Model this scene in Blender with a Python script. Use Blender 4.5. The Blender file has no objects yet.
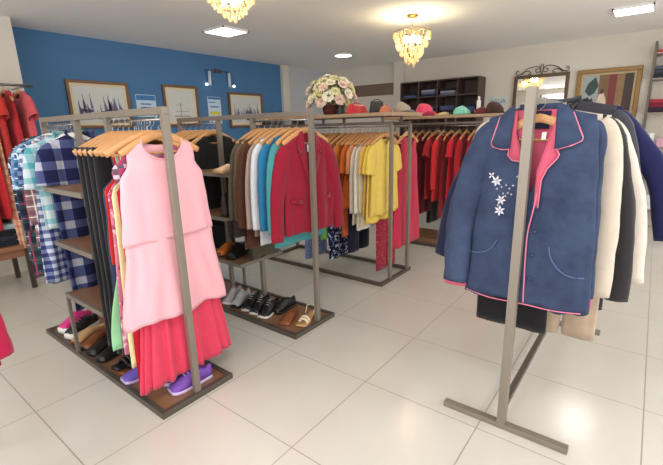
import bpy, bmesh, math, random
from mathutils import Vector, Matrix, noise
SC = bpy.context.scene
C = SC.collection
PI = math.pi
rnd = random.Random(7)

# ------------------------------------------------------------ camera, sky, light, exposure
cam_data = bpy.data.cameras.new('camera'); cam = bpy.data.objects.new('camera', cam_data); C.objects.link(cam)
cam_data.sensor_width = 36; cam_data.lens = 409.0 / 663 * 36; cam_data.clip_start = 0.05
R = Matrix(((0.61067248, 0.21007222, -0.76351083), (-0.79153405, 0.13329739, -0.59641065), (-0.02351531, 0.96855638, 0.24768036)))
cam.matrix_world = Matrix.Translation((0, 0, 1.5)) @ R.to_4x4()
SC.camera = cam
world = bpy.data.worlds.new('sky'); SC.world = world; world.use_nodes = True
world.node_tree.nodes['Background'].inputs[0].default_value = (0.92, 0.96, 1.0, 1)
world.node_tree.nodes['Background'].inputs[1].default_value = 1.7
SC.view_settings.view_transform = 'Standard'; SC.view_settings.look = 'None'
SC.view_settings.exposure = -0.35; SC.view_settings.gamma = 1.0; SC.view_settings.use_curve_mapping = False

def area_light(name, loc, rot, sx, sy, power, col, spread=PI):
    l = bpy.data.lights.new(name, 'AREA'); l.shape = 'RECTANGLE'; l.size = sx; l.size_y = sy
    l.energy = power; l.color = col; l.spread = spread
    o = bpy.data.objects.new(name, l); C.objects.link(o); o.location = loc; o.rotation_euler = rot
    return o
# daylight entering through the two shop windows behind the photographer
area_light('daylight_west', (-2.45, 1.0, 1.5), (0, -PI / 2 - 0.45, 0), 2.3, 5.0, 150, (1.0, 0.985, 0.96))
area_light('daylight_south', (2.4, -3.0, 1.5), (PI / 2 + 0.45, 0, 0), 7.0, 2.3, 150, (1.0, 0.985, 0.96))

CEIL = 2.7; XR = 7.55; YB = 5.95; XL = -2.3; YF = -2.85

# ------------------------------------------------------------ materials
def lin(c):
    return tuple(((v / 255) / 12.92 if v / 255 <= 0.04045 else (((v / 255) + 0.055) / 1.055) ** 2.4) for v in c) + (1,)
MATS = {}
def mat(name, rgb, rough=0.6, metal=0.0, vary=0.0, scale=20, bump=0.0, bscale=200, sheen=0.0, emit=None, estr=0, trans=0, spec=0.5, alpha=1):
    if name in MATS: return MATS[name]
    m = bpy.data.materials.new(name); m.use_nodes = True; nt = m.node_tree; b = nt.nodes['Principled BSDF']
    b.inputs['Base Color'].default_value = lin(rgb); b.inputs['Roughness'].default_value = rough
    b.inputs['Metallic'].default_value = metal; b.inputs['Specular IOR Level'].default_value = spec
    if sheen: b.inputs['Sheen Weight'].default_value = sheen
    if trans: b.inputs['Transmission Weight'].default_value = trans
    if alpha < 1: b.inputs['Alpha'].default_value = alpha
    if emit: b.inputs['Emission Color'].default_value = lin(emit); b.inputs['Emission Strength'].default_value = estr
    tc = nt.nodes.new('ShaderNodeTexCoord')
    if vary:
        n = nt.nodes.new('ShaderNodeTexNoise'); n.inputs['Scale'].default_value = scale; n.inputs['Detail'].default_value = 4
        nt.links.new(tc.outputs['Object'], n.inputs['Vector'])
        mx = nt.nodes.new('ShaderNodeMix'); mx.data_type = 'RGBA'
        a = tuple(max(0, v * (1 - vary)) for v in lin(rgb)[:3]) + (1,); c2 = tuple(min(1, v * (1 + vary)) for v in lin(rgb)[:3]) + (1,)
        mx.inputs[6].default_value = a; mx.inputs[7].default_value = c2
        nt.links.new(n.outputs['Fac'], mx.inputs[0]); nt.links.new(mx.outputs[2], b.inputs['Base Color'])
    if bump:
        n2 = nt.nodes.new('ShaderNodeTexNoise'); n2.inputs['Scale'].default_value = bscale; n2.inputs['Detail'].default_value = 3
        nt.links.new(tc.outputs['Object'], n2.inputs['Vector'])
        bp = nt.nodes.new('ShaderNodeBump'); bp.inputs['Strength'].default_value = bump; bp.inputs['Distance'].default_value = 0.002
        nt.links.new(n2.outputs['Fac'], bp.inputs['Height']); nt.links.new(bp.outputs['Normal'], b.inputs['Normal'])
    MATS[name] = m; return m
def fabric(name, rgb, vary=0.12, sc=25, bump=0.35):
    g_ = 0.3 * rgb[0] + 0.55 * rgb[1] + 0.15 * rgb[2]; rgb = tuple((v * 0.88 + g_ * 0.12) * 0.96 for v in rgb)
    return mat(name, rgb, 0.85, vary=vary, scale=sc, bump=bump, bscale=260, sheen=0.15, spec=0.2)
def mathn(nt, op, a, b=None, c=None):
    n = nt.nodes.new('ShaderNodeMath'); n.operation = op
    for i, v in enumerate((a, b, c)):
        if v is None: continue
        if isinstance(v, (int, float)): n.inputs[i].default_value = v
        else: nt.links.new(v, n.inputs[i])
    return n.outputs[0]
def mixc(nt, f, a, b):
    mx = nt.nodes.new('ShaderNodeMix'); mx.data_type = 'RGBA'
    if isinstance(f, (int, float)): mx.inputs[0].default_value = f
    else: nt.links.new(f, mx.inputs[0])
    for i, v in ((6, a), (7, b)):
        if isinstance(v, tuple): mx.inputs[i].default_value = v
        else: nt.links.new(v, mx.inputs[i])
    return mx.outputs[2]
def checked(name, base, band, both=None, period=0.12, w=0.5, thin=None):
    """woven check: crossing bands; where both cross, a third colour"""
    if name in MATS: return MATS[name]
    m = fabric(name, base); nt = m.node_tree; b = nt.nodes['Principled BSDF']
    tc = nt.nodes.new('ShaderNodeTexCoord'); s = nt.nodes.new('ShaderNodeSeparateXYZ'); nt.links.new(tc.outputs['Object'], s.inputs[0])
    def stripe(out, off, ww, per):
        v = mathn(nt, 'FRACT', mathn(nt, 'ADD', mathn(nt, 'DIVIDE', out, per), off + 50))
        return mathn(nt, 'LESS_THAN', v, ww)
    xy = mathn(nt, 'ADD', s.outputs[0], mathn(nt, 'MULTIPLY', s.outputs[1], 0.6))
    hx = stripe(xy, 0.1, w, period); hz = stripe(s.outputs[2], 0.3, w, period)
    either = mathn(nt, 'MULTIPLY', mathn(nt, 'ADD', hx, hz), 0.5)
    col = mixc(nt, either, lin(base), lin(band if both is None else both))
    if both is not None:
        one = mathn(nt, 'COMPARE', either, 0.5, 0.1)
        col = mixc(nt, one, col, lin(band))
    if thin:
        t = mathn(nt, 'MAXIMUM', stripe(xy, 0.62, 0.07, period), stripe(s.outputs[2], 0.55, 0.07, period))
        col = mixc(nt, t, col, lin(thin))
    nt.links.new(col, b.inputs['Base Color']); return m
def printed(name, base, c1, c2=None, scale=18, thr=0.55):
    if name in MATS: return MATS[name]
    m = fabric(name, base); nt = m.node_tree; b = nt.nodes['Principled BSDF']
    tc = nt.nodes.new('ShaderNodeTexCoord')
    v = nt.nodes.new('ShaderNodeTexVoronoi'); v.inputs['Scale'].default_value = scale; nt.links.new(tc.outputs['Object'], v.inputs['Vector'])
    col = mixc(nt, mathn(nt, 'LESS_THAN', v.outputs['Distance'], thr * 0.62), lin(base), lin(c1))
    if c2:
        n = nt.nodes.new('ShaderNodeTexNoise'); n.inputs['Scale'].default_value = scale * 1.1; nt.links.new(tc.outputs['Object'], n.inputs['Vector'])
        col = mixc(nt, mathn(nt, 'GREATER_THAN', n.outputs['Fac'], 0.58), col, lin(c2))
    nt.links.new(col, b.inputs['Base Color']); return m

M_steel = mat('brushed_steel', (132, 123, 112), 0.45, 0.35, vary=0.06, scale=8)
M_darksteel = mat('dark_steel', (92, 84, 76), 0.45, 0.4, vary=0.08, scale=8)
M_chrome = mat('chrome', (160, 158, 156), 0.3, 1.0)
M_hang = mat('hanger_wood', (204, 150, 98), 0.42, vary=0.14, scale=14)
M_board = mat('display_board', (136, 98, 70), 0.4, vary=0.22, scale=5)
M_white_pl = mat('white_plastic', (225, 225, 222), 0.4)
M_black = fabric('black_cloth', (28, 27, 30)); M_tag = mat('paper_tag', (235, 235, 230), 0.7)

# ------------------------------------------------------------ mesh helpers
def link(name, bm, m, parent=None, smooth=True, solid=0, kind=None):
    me = bpy.data.meshes.new(name); bmesh.ops.recalc_face_normals(bm, faces=bm.faces) ; bm.to_mesh(me); bm.free()
    if smooth:
        for p in me.polygons: p.use_smooth = True
    if isinstance(m, (list, tuple)):
        for q in m: me.materials.append(q)
    else: me.materials.append(m)
    o = bpy.data.objects.new(name, me); C.objects.link(o)
    if parent: o.parent = parent
    if kind: o['kind'] = kind
    if solid:
        s = o.modifiers.new('thickness', 'SOLIDIFY'); s.thickness = solid; s.offset = 0
    return o
def tag(o, label, cat, group=None):
    o['label'] = label; o['category'] = cat
    if group: o['group'] = group
    return o
def thing(name, label, cat, loc=(0, 0, 0), rz=0, group=None):
    o = bpy.data.objects.new(name, None); C.objects.link(o); o.empty_display_size = 0.05
    o.location = loc; o.rotation_euler = (0, 0, rz); return tag(o, label, cat, group)
def box(bm, x0, x1, y0, y1, z0, z1, bev=0.0):
    vs = [bm.verts.new((x, y, z)) for x in (x0, x1) for y in (y0, y1) for z in (z0, z1)]
    fs = [bm.faces.new([vs[i] for i in q]) for q in ((0, 1, 3, 2), (4, 6, 7, 5), (0, 4, 5, 1), (2, 3, 7, 6), (0, 2, 6, 4), (1, 5, 7, 3))]
    if bev:
        es = list({e for f in fs for e in f.edges})
        bmesh.ops.bevel(bm, geom=es, offset=bev, segments=2, affect='EDGES', profile=0.6)
def Box(name, m, x0, x1, y0, y1, z0, z1, parent=None, bev=0.0, kind=None):
    bm = bmesh.new(); box(bm, x0, x1, y0, y1, z0, z1, bev)
    return link(name, bm, m, parent, smooth=False, kind=kind)
def tube(bm, pts, r, n=8, rr=None, flat=1.0, cap=True, up=Vector((0, 1, 0))):
    """pts: centre line; r radius (or list); flat: scale across the 'up' axis"""
    pts = [Vector(p) for p in pts]; rings = []
    for i, p in enumerate(pts):
        t = (pts[min(i + 1, len(pts) - 1)] - pts[max(i - 1, 0)]).normalized()
        u = up - t * up.dot(t)
        if u.length < 1e-4: u = Vector((1, 0, 0)) - t * t.x
        u.normalize(); s = t.cross(u)
        ri = r[i] if isinstance(r, (list, tuple)) else r
        fi = flat[i] if isinstance(flat, (list, tuple)) else flat
        rings.append([bm.verts.new(p + s * ri * math.cos(2 * PI * k / n) + u * ri * fi * math.sin(2 * PI * k / n)) for k in range(n)])
    for a, b in zip(rings, rings[1:]):
        for k in range(n): bm.faces.new((a[k], a[(k + 1) % n], b[(k + 1) % n], b[k]))
    if cap:
        bm.faces.new(rings[0][::-1]); bm.faces.new(rings[-1])
    return rings
def Tube(name, m, pts, r, parent=None, n=8, **k):
    bm = bmesh.new(); tube(bm, pts, r, n, **k); return link(name, bm, m, parent)
def lathe(bm, prof, n=24, c=(0, 0, 0), wob=0):
    rings = []
    for (r, z) in prof:
        rings.append([bm.verts.new((c[0] + r * math.cos(2 * PI * k / n) * (1 + wob * math.sin(5 * 2 * PI * k / n)), c[1] + r * math.sin(2 * PI * k / n), c[2] + z)) for k in range(n)])
    for a, b in zip(rings, rings[1:]):
        for k in range(n): bm.faces.new((a[k], a[(k + 1) % n], b[(k + 1) % n], b[k]))
    bm.faces.new(rings[0][::-1]); bm.faces.new(rings[-1])
def smoothpts(pts, k=6):
    pts = [Vector(p) for p in pts]; out = []
    for i in range(len(pts) - 1):
        p0 = pts[max(i - 1, 0)]; p1 = pts[i]; p2 = pts[i + 1]; p3 = pts[min(i + 2, len(pts) - 1)]
        for j in range(k):
            t = j / k
            out.append(0.5 * ((2 * p1) + (-p0 + p2) * t + (2 * p0 - 5 * p1 + 4 * p2 - p3) * t * t + (-p0 + 3 * p1 - 3 * p2 + p3) * t ** 3))
    out.append(pts[-1]); return out
def interp(prof, z):
    if z >= prof[0][0]: return prof[0][1]
    for (z0, a), (z1, b) in zip(prof, prof[1:]):
        if z >= z1:
            t = (z0 - z) / (z0 - z1); t = t * t * (3 - 2 * t); return a + (b - a) * t
    return prof[-1][1]
def poly_patch(bm, pts, yfun, th=0.004, cuts=1):
    """thin cloth piece with outline pts (x,z), laid on the surface yfun(x,z)"""
    b2 = bmesh.new(); vs = [b2.verts.new((p[0], 0, p[1])) for p in pts]
    b2.faces.new(vs); bmesh.ops.triangulate(b2, faces=b2.faces)
    bmesh.ops.subdivide_edges(b2, edges=b2.edges, cuts=cuts, use_grid_fill=True)
    r = bmesh.ops.extrude_face_region(b2, geom=list(b2.faces))
    ex = {v for v in r['geom'] if isinstance(v, bmesh.types.BMVert)}
    for v in b2.verts:
        v.co.y = yfun(v.co.x, v.co.z) - (th if v in ex else 0)
    mp = {v: bm.verts.new(v.co) for v in b2.verts}
    for f in b2.faces: bm.faces.new([mp[v] for v in f.verts])
    b2.free()

# ------------------------------------------------------------ garments
class Torso:
    def __init__(s, wprof, dprof, L, slope=0.28, neck=0.085, nf=0.09, nb=0.02, fold=0.006, nfold=7, seed=0, hemw=0.006, vneck=False, up=0.0, fold0=0.12):
        s.w = wprof; s.d = dprof; s.L = L; s.slope = slope; s.neck = neck; s.nf = nf; s.nb = nb; s.fold = fold; s.nfold = nfold
        s.seed = seed; s.hemw = hemw; s.v = vneck; s.up = up; s.f0 = fold0
    def top(s, c, front):
        x = c * s.w[0][1]; z = -s.slope * max(0, abs(x) - s.neck * 0.8)
        if abs(x) < s.neck:
            q = 1 - abs(x) / s.neck; dep = s.nf if front else s.nb
            z -= dep * (q if (s.v and front) else math.sqrt(max(0, 1 - (1 - q) ** 2)))
        return z + s.up
    def W(s, z): return interp(s.w, z)
    def D(s, z): return interp(s.d, z)
    def fy(s, x, z, off=0.006):
        c = max(-0.98, min(0.98, x / s.W(z))); return -s.D(z) * (1 - abs(c) ** 2.6) ** 0.5 - off
    def bm(s, n=84, m=26):
        bm = bmesh.new(); rows = []
        for j in range(m + 1):
            v = j / m; row = []
            for i in range(n):
                t = 2 * PI * i / n; c = math.cos(t); sn = math.sin(t); front = sn < 0
                zt = s.top(c, front)
                hem = -s.L + s.hemw * noise.noise((c * 3 + s.seed, sn * 2, 3.3)) * 2
                z = zt + (hem - zt) * v
                W = s.W(z); D = s.D(z)
                x = c * W; y = D * math.copysign((1 - abs(c) ** 2.6) ** 0.5 if abs(c) < 1 else 0, sn)
                dep = max(0.0, -z); ramp = min(1, max(0.06, (dep - s.f0 * 0.3) / max(0.25, s.L * 0.8)))
                F = s.fold * ramp * (math.sin(s.nfold * t + s.seed + 2.2 * noise.noise((c * 1.5, s.seed, z * 1.2))) + 1.3 * noise.noise((c * 4 + s.seed, sn * 3, z * 3.0)))
                F += 0.0035 * noise.noise((x * 9 + s.seed, sn * 2, z * 7))
                x += F * c * 0.6; y += F * (1 if sn >= 0 else -1) * (0.35 + 0.65 * abs(sn))
                row.append(bm.verts.new((x, y, z)))
            rows.append(row)
        for a, b in zip(rows, rows[1:]):
            for i in range(n): bm.faces.new((a[i], a[(i + 1) % n], b[(i + 1) % n], b[i]))
        return bm
def sleeve_bm(path, rad, flat=0.55, seed=0, wr=0.10, n=16):
    pts = smoothpts(path, 7); N = len(pts); k = len(rad) - 1
    rs = []
    for i in range(N):
        t = i / (N - 1) * k; a = min(int(t), k - 1); rs.append(rad[a] + (rad[a + 1] - rad[a]) * (t - a))
    bm = bmesh.new(); rings = tube(bm, pts, rs, n, flat=flat, cap=False)
    bm.faces.new(rings[0][::-1])
    for i, rg in enumerate(rings):
        for kk, v in enumerate(rg):
            q = noise.noise((v.co.x * 8 + seed, kk * 0.9, v.co.z * 11)) * wr * rs[i]
            v.co += (v.co - pts[i]).normalized() * q
    return bm
def collar_band(T, h=0.03, flare=0.012, off=0.004):
    bm = bmesh.new(); n = 40; rows = []
    for j in range(3):
        row = []
        for i in range(n):
            t = 2 * PI * i / n; c = math.cos(t); sn = math.sin(t); x = c * T.neck
            z = T.top(x / T.w[0][1], sn < 0)
            dd = (T.D(z) + off + flare * j * 0.6)
            row.append(bm.verts.new((x * (1 + 0.06 * (2 - j)), dd * sn, z + (h * (0.1, 1.0, 0.35)[j]))))
        rows.append(row)
    for a, b in zip(rows, rows[1:]):
        for i in range(n): bm.faces.new((a[i], a[(i + 1) % n], b[(i + 1) % n], b[i]))
    return bm
SEED = [0]
def garment(name, label, cat, loc, rz, m, L=0.7, sw=0.2, cw=0.235, hw=0.25, d=0.03, group=None, sleeve='long', collar=False, neck=0.085, nf=0.08,
            fold=0.006, nfold=7, placket=False, tie=None, vneck=False, spread=0.05, slen=None, trim=None, m2=None, srad=1.0, slope=0.28, spreads=None, tagged=False, buttons=None):
    SEED[0] += 1; sd = SEED[0] * 1.37
    r = thing(name, label, cat, loc, rz, group)
    sleeveless = sleeve == 'none'
    if sleeveless: wp = [(0, sw), (-0.06, sw - 0.005), (-0.14, sw - 0.015), (-0.23, cw), (-L, hw)]
    else: wp = [(0, sw), (-0.05, sw), (-0.2, cw), (-L, hw)]
    dp = [(0, 0.010), (-0.04, 0.014), (-0.16, d * 0.75), (-L, d)]
    T = Torso(wp, dp, L, neck=neck, nf=nf, fold=fold, nfold=nfold, seed=sd, vneck=vneck, slope=slope)
    body = link('body', T.bm(), m, r, solid=0.003)
    if sleeve in ('long', 'short'):
        sl = slen if slen else (0.58 if sleeve == 'long' else 0.2)
        for s in (-1, 1):
            x0 = sw - 0.025 - (1 - srad) * 0.02; z0 = -slope * sw * 0.6 - 0.035
            sp = spread * rnd.uniform(0.7, 1.25)
            if spreads: sp = spreads[0] if s < 0 else spreads[1]
            if sleeve == 'long': path = [(s * x0, 0, z0 - 0.02), (s * (x0 + 0.045), 0, z0 - 0.09), (s * (x0 + 0.05 + sp * 0.7), -0.005, z0 - sl * 0.5), (s * (x0 + 0.05 + sp), -0.01, z0 - sl)]; rad = [0.05, 0.068, 0.058, 0.05]
            else: path = [(s * x0, 0, z0 - 0.02), (s * (x0 + 0.05), 0, z0 - 0.07), (s * (x0 + 0.05 + sp), -0.003, z0 - sl)]; rad = [0.05, 0.075, 0.08]
            rad = [q * srad for q in rad]
            link('sleeve', sleeve_bm(path, rad, flat=min(0.5, max(0.25, d * 0.9 / 0.06)), seed=sd + s), m2 or m, r, solid=0.002)
    if collar: link('collar', collar_band(T), trim or m, r, solid=0.003)
    if placket:
        bm = bmesh.new(); z0 = T.top(0, True) - 0.005
        poly_patch(bm, [(-0.014, z0), (0.014, z0), (0.014, -L + 0.01), (-0.014, -L + 0.01)], lambda x, z: T.fy(x, z, 0.004 + fold * 0.9), 0.003, 3)
        link('placket', bm, trim or m, r)
        bm = bmesh.new()
        for k in range(6):
            z = z0 - 0.04 - k * (L + z0 - 0.1) / 6; y = T.fy(0, z, 0.007 + fold * 0.9)
            tube(bm, [(0, y, z), (0, y - 0.005, z)], 0.006, 8, up=Vector((0, 0, 1)))
        link('buttons', bm, buttons or M_white_pl, r)
    if tagged:
        bm = bmesh.new(); box(bm, 0.012, 0.04, T.fy(0, -0.03, -0.014) , T.fy(0, -0.03, -0.013), -0.10, -0.05); link('price_tag', bm, M_tag, r, smooth=False)
    return r, T
def trousers(name, label, loc, rz, m, L=1.0, w=0.17, hem=0.11, d=0.022, group=None, cat='trousers', top=0.0):
    SEED[0] += 1; sd = SEED[0]
    r = thing(name, label, cat, loc, rz, group)
    for s in (-1, 1):
        bm = bmesh.new(); n = 28; m_ = 22; rows = []
        for j in range(m_ + 1):
            v = j / m_; z = top - L * v; hwid = (w / 2) * (1 - v) + (hem / 2 + 0.01) * v; cx = s * (w / 2 - 0.003 + 0.014 * v)
            row = []
            for i in range(n):
                t = 2 * PI * i / n; c = math.cos(t); sn = math.sin(t)
                F = 0.006 * (0.3 + v) * (noise.noise((c * 2 + sd, sn * 2 + s, z * 4)) + 0.5 * math.sin(3 * t + sd + z * 3))
                row.append(bm.verts.new((cx + c * (hwid + F), (d + F) * math.copysign(abs(sn) ** 0.7, sn), z)))
            rows.append(row)
        for a, b in zip(rows, rows[1:]):
            for i in range(n): bm.faces.new((a[i], a[(i + 1) % n], b[(i + 1) % n], b[i]))
        link('trouser_leg', bm, m, r, solid=0.003)
    bm = bmesh.new(); box(bm, -w - 0.004, w + 0.004, -d - 0.003, d + 0.003, top - 0.035, top + 0.008, 0.004); link('waistband', bm, m, r)
    return r

# hanger meshes, built once; every hanger is a copied thing with copied parts
def hanger_proto(arm_mat, thick=0.013, span=0.225, drop=0.095):
    bm = bmesh.new(); P = []; Rr = []
    for i in range(21):
        t = -1 + i / 10; x = t * span; z = -drop * abs(t) ** 1.35 * 0.95 - 0.004
        P.append((x, -0.003 * (abs(t) ** 2), z)); Rr.append(0.023 * (1 - 0.3 * abs(t)))
    tube(bm, P, Rr, 10, flat=0.55)
    arm = link('hanger_arm', bm, arm_mat)
    pts = [(0, 0, 0.0), (0, 0, 0.035)] + [(0.020 * math.sin(a) , 0, 0.056 - 0.020 * math.cos(a)) for a in [0.35 + k * (4.2 / 10) for k in range(11)]]
    hook = Tube('hook', M_chrome, pts, 0.0022, n=6)
    bar = Tube('trouser_bar', arm_mat, [(-span * 0.86, -0.006, -drop + 0.012), (-span * 0.8, 0, -drop - 0.002), (span * 0.8, 0, -drop - 0.002), (span * 0.86, -0.006, -drop + 0.012)], 0.0055)
    return [arm, hook, bar]
HP = {'wood': hanger_proto(M_hang), 'white': hanger_proto(M_white_pl, span=0.2), 'dark': hanger_proto(mat('black_plastic', (30, 30, 32), 0.4))}
used = set()
HOOKTOP = 0.076
def hanger(label, loc, rz, kind='wood', group=None, bar=True):
    h = thing('wooden_hanger' if kind == 'wood' else 'plastic_hanger', label, 'hanger', loc, rz, group)
    ps = HP[kind] if bar else HP[kind][:2]
    for p in ps:
        if (kind, p.name) in used or kind not in used and p is HP[kind][0]: c = p.copy(); C.objects.link(c)
        else: c = p.copy(); C.objects.link(c)
        c.parent = h
    return h

# ------------------------------------------------------------ the room
m_floor = bpy.data.materials.new('porcelain_tiles'); m_floor.use_nodes = True
nt = m_floor.node_tree; b = nt.nodes['Principled BSDF']; tc = nt.nodes.new('ShaderNodeTexCoord'); sp = nt.nodes.new('ShaderNodeSeparateXYZ')
nt.links.new(tc.outputs['Object'], sp.inputs[0])
def grout(o, off, per, w=0.006):
    v = mathn(nt, 'FRACT', mathn(nt, 'DIVIDE', mathn(nt, 'ADD', o, 66 * per - off), per))
    return mathn(nt, 'GREATER_THAN', mathn(nt, 'ABSOLUTE', mathn(nt, 'SUBTRACT', v, 0.5)), 0.5 - w / per / 2)
g = mathn(nt, 'MAXIMUM', grout(sp.outputs[0], 1.18, 0.655), grout(sp.outputs[1], 1.20, 0.672))
n = nt.nodes.new('ShaderNodeTexNoise'); n.inputs['Scale'].default_value = 3; n.inputs['Detail'].default_value = 6; nt.links.new(tc.outputs['Object'], n.inputs['Vector'])
base = mixc(nt, n.outputs['Fac'], lin((196, 191, 182)), lin((206, 202, 194)))
nt.links.new(mixc(nt, g, base, lin((150, 142, 130))), b.inputs['Base Color'])
nt.links.new(mathn(nt, 'ADD', mathn(nt, 'MULTIPLY', g, 0.4), 0.19), b.inputs['Roughness'])
b.inputs['Specular IOR Level'].default_value = 0.8
m_ceil = mat('ceiling_paint', (246, 244, 241), 0.9, vary=0.01, scale=2)
m_blue = mat('blue_wall_paint', (72, 118, 164), 0.75, vary=0.05, scale=3, bump=0.15, bscale=60)
m_cream = mat('cream_wall_paint', (212, 205, 194), 0.85, vary=0.02, scale=2)
m_greyw = mat('grey_wall_paint', (190, 192, 198), 0.85, vary=0.02, scale=2)
Box('floor', m_floor, XL - 0.2, XR + 0.2, YF - 0.2, YB + 0.2, -0.1, 0, kind='structure')
Box('ceiling', m_ceil, XL - 0.2, XR + 0.2, YF - 0.2, YB + 0.2, CEIL, CEIL + 0.1, kind='structure')
Box('wall_back', m_blue, XL, 6.12, YB, YB + 0.12, 0, CEIL, kind='structure')
Box('wall_back_grey', m_greyw, 6.12, XR + 0.12, YB, YB + 0.12, 0, CEIL, kind='structure')
Box('trim_1', m_cream, 6.12, 6.3, YB - 0.06, YB, 0, CEIL, kind='structure')
Box('wall_right', m_cream, XR, XR + 0.12, YF, YB, 0, CEIL, kind='structure')
Box('trim_2', m_cream, XR - 0.12, XR, 3.98, 4.18, 0, CEIL, kind='structure')
Box('trim_3', mat('brown_band', (120, 98, 84), 0.6), XR - 0.02, XR, 4.18, 5.3, 2.12, 2.34, kind='structure')
Box('wall_left_pilaster', m_cream, XL, 1.68, 5.5, YB, 0, CEIL, kind='structure')
# walls with the shop windows, behind the camera
bm = bmesh.new(); box(bm, XL - 0.12, XL, YF, YB, 0, 0.25); box(bm, XL - 0.12, XL, YF, YB, 2.5, CEIL); box(bm, XL - 0.12, XL, YF, -1.6, 0.25, 2.5); box(bm, XL - 0.12, XL, 3.6, YB, 0.25, 2.5)
link('wall_left', bm, m_cream, smooth=False, kind='structure')
bm = bmesh.new(); box(bm, XL, XR, YF - 0.12, YF, 0, 0.25); box(bm, XL, XR, YF - 0.12, YF, 2.5, CEIL); box(bm, XL, -1.2, YF - 0.12, YF, 0.25, 2.5); box(bm, 6.0, XR, YF - 0.12, YF, 0.25, 2.5)
link('wall_front', bm, m_cream, smooth=False, kind='structure')
for k, args in enumerate(((XL - 0.08, XL - 0.02, -1.6, 3.6, 0), (-1.2, 6.0, YF - 0.08, YF - 0.02, 1))):
    x0, x1, y0, y1, ax = args; bm = bmesh.new()
    for q in range(5):
        if ax == 0: y = y0 + (y1 - y0 - 0.05) * q / 4; box(bm, x0, x1, y, y + 0.05, 0.25, 2.5)
        else: x = x0 + (x1 - x0 - 0.05) * q / 4; box(bm, x, x + 0.05, y0, y1, 0.25, 2.5)
    link('window_%d' % (k + 1), bm, M_darksteel, smooth=False, kind='structure')

# ------------------------------------------------------------ ceiling lamps, plus unseen ones added as fill
m_em = mat('lamp_diffuser', (255, 255, 255), 0.5, emit=(255, 252, 245), estr=9)
def panel_lamp(x, y, s, label, rd=False, pw=6):
    t = thing('ceiling_lamp', label, 'ceiling light', (x, y, CEIL), 0)
    l = area_light('lamp_light', (0, 0, -0.035), (0, 0, 0), s * 1.9, s * 1.9, pw, (1.0, 0.97, 0.92)); l.parent = t
    if rd:
        bm = bmesh.new(); lathe(bm, [(s + 0.015, 0), (s + 0.012, -0.02), (s, -0.022), (s, -0.005)], 32); link('frame', bm, M_white_pl, t)
        bm = bmesh.new(); lathe(bm, [(s - 0.001, -0.004), (s - 0.001, -0.020), (s * 0.9, -0.024)], 32); link('diffuser', bm, m_em, t)
    else:
        bm = bmesh.new()
        for a in ((-s, s, -s, -s + 0.015), (-s, s, s - 0.015, s), (-s, -s + 0.015, -s, s), (s - 0.015, s, -s, s)): box(bm, *a, -0.022, 0)
        link('frame', bm, M_white_pl, t, smooth=False)
        Box('diffuser', m_em, -s + 0.015, s - 0.015, -s + 0.015, s - 0.015, -0.018, -0.003, t)
panel_lamp(3.6, 4.40, 0.20, 'square white ceiling light in front of the blue wall, below the cut-off chandelier')
panel_lamp(6.05, 4.38, 0.14, 'small round white ceiling light above the flower basket', True)
panel_lamp(6.04, 0.38, 0.19, 'bright square ceiling light at the right, above the framed painting')

for (x, y, w_) in ((0.6, 0.6, 'above the photographer'), (2.5, -2.2, 'over the shop floor right of the denim jacket rack'), (-0.9, 3.0, 'over the left aisle'), (0.8, -1.8, 'near the front window'), (6.2, -1.6, 'in the far right corner of the shop')):  # unseen lamps added to even out the light across the room
    panel_lamp(x, y, 0.19, 'added square fill light out of view ' + w_, pw=20)
m_crys = bpy.data.materials.new('capiz_glass'); m_crys.use_nodes = True; nt = m_crys.node_tree; b = nt.nodes['Principled BSDF']
b.inputs['Base Color'].default_value = lin((255, 240, 205)); b.inputs['Roughness'].default_value = 0.15
tr = nt.nodes.new('ShaderNodeBsdfTranslucent'); tr.inputs[0].default_value = lin((255, 242, 212))
mx = nt.nodes.new('ShaderNodeMixShader'); mx.inputs[0].default_value = 0.65
nt.links.new(b.outputs[0], mx.inputs[1]); nt.links.new(tr.outputs[0], mx.inputs[2]); nt.links.new(mx.outputs[0], nt.nodes['Material Output'].inputs[0])
m_brass = mat('aged_brass', (150, 118, 62), 0.35, 0.9)
m_bulb = mat('bulb_glow', (255, 236, 200), 0.4, emit=(255, 236, 190), estr=130)
bm = bmesh.new(); r1 = 0.012
top_ = bm.verts.new((0, 0, 0.0)); bot = bm.verts.new((0, 0, -0.085))
for zz, rr in ((-0.012, 0.011), (-0.06, 0.014)):
    pass
A = [bm.verts.new((0.011 * math.cos(k * PI / 2), 0.005 * math.sin(k * PI / 2), -0.012)) for k in range(4)]
B_ = [bm.verts.new((0.015 * math.cos(k * PI / 2), 0.006 * math.sin(k * PI / 2), -0.065)) for k in range(4)]
for k in range(4):
    bm.faces.new((top_, A[k], A[(k + 1) % 4])); bm.faces.new((A[k], B_[k], B_[(k + 1) % 4], A[(k + 1) % 4])); bm.faces.new((B_[k], bot, B_[(k + 1) % 4]))
crys_me = bpy.data.meshes.new('crystal'); bmesh.ops.recalc_face_normals(bm, faces=bm.faces); bm.to_mesh(crys_me); bm.free(); crys_me.materials.append(m_crys)
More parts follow.
